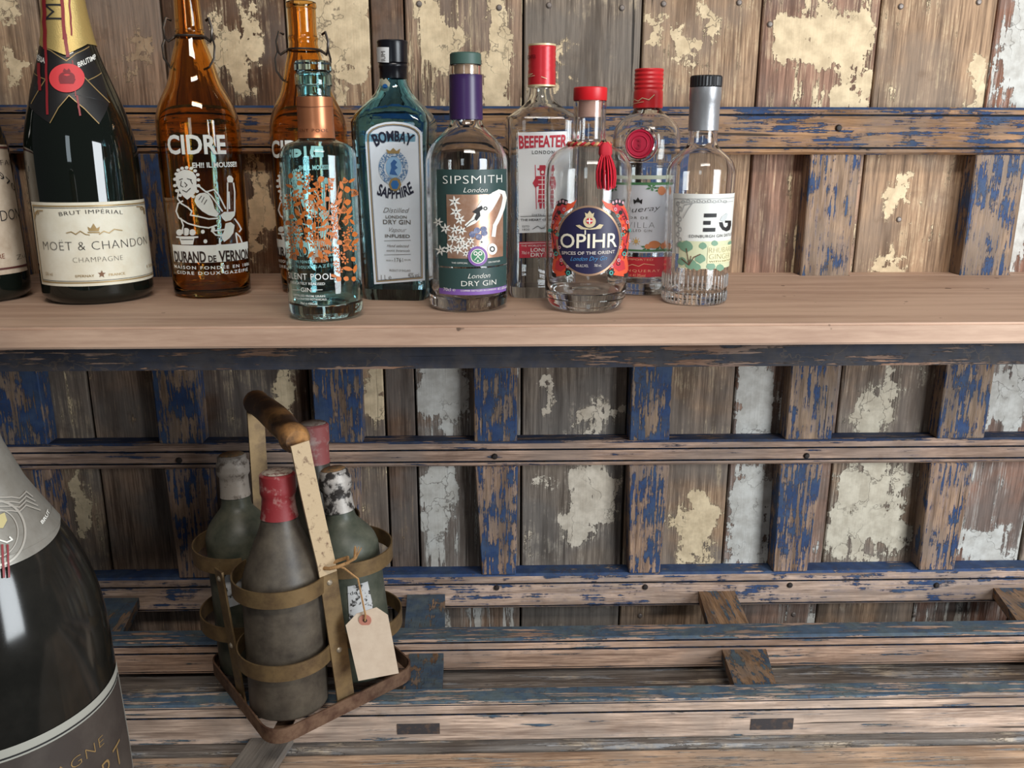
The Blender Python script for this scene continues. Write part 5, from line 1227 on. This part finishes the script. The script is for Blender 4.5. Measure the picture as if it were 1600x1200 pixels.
    def arcword(s, key, A0, A1, zb0, cap, dz=0.0, bold=0.0):
        vs, fs = text_mesh_2d(s, bold, 1.15); mx = max(v[0] for v in vs); q.add2d(key, [(A0 + (A1 - A0) * x / mx, zb0 + dz * x / mx + y / .729 * cap) for x, y in vs], fs, .0015, .006)
    aC = S.uv(161, 1165)[0]; zC = S.uv(150, 1172)[1]; arcword('CHAMPAGNE', 'g', aC - 1.15, aC, zC, .010, 0, -.02)
    aT = S.uv(188, 1178)[0]; zT = S.uv(176, 1178)[1]; arcword('ART', 'g', aT - .52, aT, zT - .020, .022, .006, -.01)
    q.build('g', 'lettering', GL, lab)
giant()

# ------------------------------------------------------------------ metal bottle carrier
BASEZ = ZT + 0.0005
cA, cB, cC_ = atz(430, 1163, BASEZ), atz(642, 1058, BASEZ), atz(336, 1045, BASEZ)
ctr = (cB + cC_) / 2; ctr.z = BASEZ
ax = ((cB - cC_)); ang = math.atan2(ax.y, ax.x)      # direction of the left-right diagonal
carrier = empty('bottle_carrier', ctr); tag(carrier, 'rusty metal strap carrier with arched handle holding four dusty bottles', 'bottle carrier')
BRASS = mat('aged_brass', srgb(134, 110, 76), .5, metal=.55, noise=(srgb(96, 76, 56), 45, .42, .7), bump=.2, bscale=140)
RUST = mat('rusty_iron', srgb(120, 92, 72), .7, metal=.35, noise=(srgb(84, 56, 42), 70, .4, .65), bump=.35, bscale=160)
PALE = mat('worn_painted_strap', srgb(190, 166, 132), .6, metal=.1, noise=(srgb(112, 84, 62), 130, .56, .68), bump=.25, bscale=160)
dirs = {'front': cA - ctr, 'right': cB - ctr, 'left': cC_ - ctr}
dirs['back'] = -dirs['front'] * 1.0
for k in dirs: dirs[k].z = 0
unit = {k: v.normalized() for k, v in dirs.items()}
OFF, LR = 0.0705, 0.0515
SH = lambda z: Vector((-0.075 * z, 0.0, 0.0))     # the old frame leans a little to the left
order = ['front', 'right', 'back', 'left']
bc = {k: unit[k] * OFF for k in order}
# the rings follow the leaning bottles they hold
TOPS = {'front': ((433, 741), -.176), 'back': ((489, 664), -.166), 'right': ((521, 736), -.197), 'left': ((362, 713), -.184)}
def foot(k): return ctr + bc[k] * .98 + Vector((-.004, 0, .0085))
def ring_centre(k, z):
    b0 = foot(k); t0 = atz(*TOPS[k][0], TOPS[k][1]); f = (BASEZ + z - b0.z) / (t0.z - b0.z); c = b0.lerp(t0, f) - ctr
    return Vector((c.x, c.y, 0)) * .85 + (bc[k] + SH(z)) * .15
zu = zof(ctr.x + bc['front'].x, ctr.y + bc['front'].y - LR, 949) - BASEZ
zl_ = zof(ctr.x + bc['front'].x, ctr.y + bc['front'].y - LR, 1059) - BASEZ
for k in order:
    a = math.atan2(unit[k].y, unit[k].x)
    for z in (zu, zl_):
        HA = math.radians(92 if k == 'right' else 114); c = ring_centre(k, z); n = 34; L = [Vector((c.x + LR * math.cos(a - HA + 2 * HA * q / n), c.y + LR * math.sin(a - HA + 2 * HA * q / n), z)) for q in range(n + 1)]
        link('ring_band', strap(L, (0, 0, 1), .0185, .0016), BRASS, carrier)
# base frame: rounded square
L = []
for i, k in enumerate(order):
    c = dirs[k] if k != 'back' else dirs['back']; c = unit[k] * (dirs['front'].length if k in ('front', 'back') else dirs['right'].length)
    a = math.atan2(unit[k].y, unit[k].x); rr = .022; cc = c - unit[k] * rr * 1.414 * .75
    for q in range(7):
        t = a - math.radians(45) + math.radians(90) * q / 6; L.append(Vector((cc.x + rr * math.cos(t), cc.y + rr * math.sin(t), .009)))
link('base_band', strap(L, (0, 0, 1), .0175, .0020, True), RUST, carrier)
for a, b in (('front', 'back'), ('left', 'right')):
    link('base_bar', strap([unit[a] * .115 + Vector((0, 0, .0022)), unit[b] * .115 + Vector((0, 0, .0022))], (-unit[a].y, unit[a].x, 0), .018, .002), RUST, carrier)
def side(a, b, f=.98): return (unit[a] * dirs['front' if a in ('front', 'back') else 'right'].length + unit[b] * dirs['front' if b in ('front', 'back') else 'right'].length) / 2 * f
SFR, SBL, SFL, SBR = side('front', 'right'), side('back', 'left'), side('front', 'left'), side('back', 'right')
h1, h0 = atz(463, 688, -.135) - ctr, atz(399, 628, -.135) - ctr
tangent = lambda s: Vector((-s.y, s.x, 0))
RIV = lathe([(0, .0022), (.0022, .0018), (.0034, .0004), (.0034, -.0008), (0, -.0008)], 10); RIV.materials.append(mat('rivet', srgb(168, 156, 138), .45, metal=.6))
def rivet(parent, p, nrm):
    o = link('rivet', RIV, None, parent); o.location = p; o.rotation_mode = 'QUATERNION'; o.rotation_quaternion = Vector(nrm).to_track_quat('Z', 'Y')
for s, he, nm in ((SFR, h1, 'front'), (SBL, h0, 'back')):
    out = s.normalized() * .0022
    lo = [s + out + SH(z) + Vector((0, 0, z)) for z in (.004, .05, .10, zu - .012, zu + .010)]
    he = he + (h1 - h0).normalized() * (.011 if nm == 'front' else -.004); s2 = s + SH(zu)
    up_ = [s2.lerp(Vector((he.x, he.y, 0)), f) + out * (1 - f) + Vector((0, 0, zu + .012 + (he.z - zu - .012) * g)) for f, g in ((.10, .08), (.38, .34), (.66, .62), (.86, .84), (.97, .97), (1.0, 1.0))]
    st = link('upright_strap', strap(lo, tangent(s), .0205, .0024), BRASS, carrier)
    for z in (zu, zl_, .011): rivet(st, s + out * 1.5 + SH(z) + Vector((0, 0, z)), s)
    link('handle_arm', strap([lo[-1]] + up_, tangent(s), .0205, .0026), PALE if nm == 'front' else BRASS, carrier)
for s in (SFL, SBR):
    out = s.normalized() * .002
    st = link('upright_strap', strap([s + out + SH(z) + Vector((0, 0, z)) for z in (.004, .05, .10, zu + .010)], tangent(s), .019, .0022), BRASS, carrier)
    for z in (zu, zl_, .011): rivet(st, s + out * 1.5 + SH(z) + Vector((0, 0, z)), s)
hd = (h1 - h0); L = [h0 + hd * f + Vector((0, 0, .004 * math.sin(f * math.pi))) for f in (-.03, .0, .04, .1, .3, .5, .7, .82, .88, .91, .95, .99, 1.02)]
R_ = [.009, .0145, .0155, .0145, .0148, .0155, .0155, .0142, .0138, .0155, .0165, .0155, .012]
link('handle', tube(L, R_, 18), mat('worn_wood_handle', srgb(84, 62, 46), .40, noise=(srgb(186, 134, 80), 24, .46, .66), bump=.2, bscale=120), carrier)

# ------------------------------------------------------------------ four dusty bottles in the carrier
def dusty(k, toppx, ztop, kind, capmats, label, col, dust):
    base = foot(k); top = atz(*toppx, ztop); axis = top - base; H = axis.length
    q = axis.to_track_quat('Z', 'Y'); mw = Matrix.Translation(base) @ q.to_matrix().to_4x4()
    # keep local -y towards the camera
    loc = mw.inverted().to_3x3() @ (CAM - base); a = math.atan2(loc.x, -loc.y); mw = mw @ Matrix.Rotation(a, 4, 'Z')
    R = .0435 if k == 'front' else .0405
    if kind == 'burgundy': rows = [(R, .10), (R, .135), (R * .985, .15), (R * .93, .160), (R * .80, .175), (R * .64, .193), (R * .50, .208), (.0182, .222), (.0166, .234), (.0160, H - .014), (.0160, H)]
    else: rows = [(R * .92, .10), (R * .94, .165), (R * .92, .178), (R * .82, .190), (R * .62, .202), (R * .44, .212), (.0160, .224), (.0150, .24), (.0150, .275)]; rows = [(r, z * H / .275) for r, z in rows]
    prof = base_round(rows[0][0], .008) + smooth_prof(rows, 3)
    o = empty('wine_bottle', (0, 0, 0)); o.matrix_world = mw; tag(o, label, 'bottle', 'dusty bottles in the carrier')
    gm = mat('dusty_glass_' + k, col, .45, spec=.4, noise=(dust, 34, .28, .86), bump=.16, bscale=130)
    link('glass_body', lathe([(0, .006), (R * .6, .004)] + prof + [(0, H + .0005)], 56), gm, o)
    S = Round((0, 0, 0), prof, mw)
    zc = H - .047; n = 12; cap = [(S.R(zc + (H - zc) * i / n) + .0013, zc + (H - zc) * i / n) for i in range(n + 1)]
    if kind == 'bordeaux': cap = [(r + (.0022 if H - .020 < z < H - .004 else 0), z) for r, z in cap]
    else: cap = [(r + (.0016 if z > H - .020 else 0), z) for r, z in cap]
    cp = link('capsule', lathe([(cap[0][0] - .001, cap[0][1])] + cap + [(cap[-1][0] - .002, H + .002), (0, H + .003)], 40), capmats[0], o)
    link('capsule_top', lathe([(0, H + .0042), (cap[-1][0] * .72, H + .0038), (cap[-1][0] * .86, H + .0024), (cap[-1][0] * .5, H + .001)], 24), capmats[1], cp)
    return o, S
WAXR = mat('red_wax_capsule', srgb(134, 38, 42), .55, noise=(srgb(196, 160, 152), 38, .50, .66), bump=.3, bscale=120)
WAXP = mat('faded_wax_capsule', srgb(150, 78, 76), .6, noise=(srgb(176, 150, 142), 42, .46, .62), bump=.3, bscale=120)
LEAD = mat('flaking_lead_capsule', srgb(52, 48, 46), .5, metal=.2, noise=(srgb(178, 172, 166), 60, .44, .52), bump=.5, bscale=110)
LEAD2 = mat('pale_lead_capsule', srgb(158, 148, 138), .5, metal=.2, noise=(srgb(90, 78, 68), 60, .52, .62), bump=.4, bscale=110)
CORKT = mat('old_cork_top', srgb(150, 112, 74), .85, noise=(srgb(104, 92, 72), 160, .45, .6))
CRUST = mat('crusted_top', srgb(176, 160, 146), .8, noise=(srgb(104, 66, 58), 110, .5, .62), bump=.5)
dusty('front', (433, 741), -.176, 'burgundy', (WAXR, CRUST), 'dusty bottle with bright red wax capsule at the front of the carrier', srgb(52, 45, 40), srgb(110, 100, 86))
dusty('back', (489, 664), -.166, 'burgundy', (WAXP, CRUST), 'dusty bottle with faded pinkish capsule at the back of the carrier', srgb(50, 48, 42), srgb(88, 82, 70))
oR, SR = dusty('right', (521, 736), -.197, 'bordeaux', (LEAD, CORKT), 'green bottle with flaking black and silver capsule on the right of the carrier', srgb(44, 52, 44), srgb(104, 104, 90))
oL, SL = dusty('left', (362, 713), -.184, 'bordeaux', (LEAD2, CORKT), 'green bottle with pale lead capsule on the left of the carrier', srgb(40, 48, 40), srgb(104, 100, 84))
TORN = mat('torn_paper', srgb(184, 184, 184), .8, noise=(srgb(40, 38, 36), 85, .54, .58))
for o, S, pts in ((oR, SR, [(543, 916), (574, 908), (584, 955), (580, 966), (546, 972)]), (oL, SL, [(352, 893), (384, 880), (392, 900), (384, 940), (352, 950)])):
    p = Print(S); p.poly('p', pts, .0007); lb_ = p.build('p', 'torn_label', TORN, o)
    if o is oR: p.text('t', 'rde', 543, 558, 929, 6, .0011, -.01); p.build('t', 'lettering', INK, lb_)

# ------------------------------------------------------------------ paper tag on twine
def paper_tag():
    s = ctr + SFR; Y = s.y - .010
    pts = [(540, 977), (557, 959), (588, 949), (606, 961), (623, 1052), (560, 1064)]
    P = [aty(x, y, Y - (y - 950) * .00012) for x, y in pts]
    o0 = aty(571, 967, Y); o = empty('paper_tag', o0); tag(o, 'blank buff paper tag hanging from the carrier on twine', 'tag')
    P = [p - o0 for p in P]; v = P + [p + Vector((0, .0006, 0)) for p in P]; n = len(P)
    link('card', mesh_from(v, [tuple(range(n)), tuple(reversed(range(n, 2 * n)))] + [(i, (i + 1) % n, n + (i + 1) % n, n + i) for i in range(n)]), mat('buff_card', srgb(214, 194, 172), .75, noise=(srgb(200, 178, 156), 50, .4, .7)), o)
    def ring(name, r1, r0, m, dy):
        c = Vector((0, -.0026 - dy, 0)); nn = 24; v = [c + Vector((r * math.cos(2 * math.pi * k / nn), -d, r * math.sin(2 * math.pi * k / nn))) for d in (0, .0006) for r in (r1, r0) for k in range(nn)]
        f = []
        for k in range(nn):
            j = (k + 1) % nn; f += [(2 * nn + k, 2 * nn + j, 3 * nn + j, 3 * nn + k), (k, j, 2 * nn + j, 2 * nn + k)]
        link(name, mesh_from(v, f), m, o)
    ring('reinforcement_ring', .0068, .0022, mat('ring_pink', srgb(188, 124, 106), .8), 0)
    ring('hole', .0023, .0001, mat('hole_dark', srgb(48, 36, 30), .9), .0002)
    TW = mat('jute_twine', srgb(176, 134, 88), .9, bump=.6, bscale=700)
    K = aty(524, 884, s.y - .006) - o0
    a = aty(562, 900, Y + .004) - o0
    link('twine', tube([Vector((0, -.0042, 0)), Vector((.001, -.0052, .008)), a + Vector((-.001, -.006, 0)), K.lerp(a, .4) + Vector((0, -.004, .004)), K + Vector((.004, -.002, 0))], .0011, 6), TW, o)
    # knot round the strap and frayed end
    c = [K + Vector((-.013, .002, -.004)), K + Vector((-.006, -.003, -.002)), K + Vector((.004, -.004, .001)), K + Vector((.014, -.001, .004)), K + Vector((.012, .009, .005)), K + Vector((0, .011, 0)), K + Vector((-.012, .008, -.004))]
    link('twine_knot', tube(c, .0020, 7, True), TW, o)
    e0, e1 = K + Vector((.012, -.003, .004)), aty(560, 856, s.y - .006) - o0
    rnd = random.Random(3)
    for k in range(9):
        j = Vector((rnd.uniform(-.005, .005), rnd.uniform(-.003, .003), rnd.uniform(-.004, .003)))
        link('frayed_strand', tube([e0, e0.lerp(e1, .5) + j * .25 + Vector((.003, 0, -.003)), e1 + j], [.0013, .0010, .0005], 5), TW, o)
paper_tag()
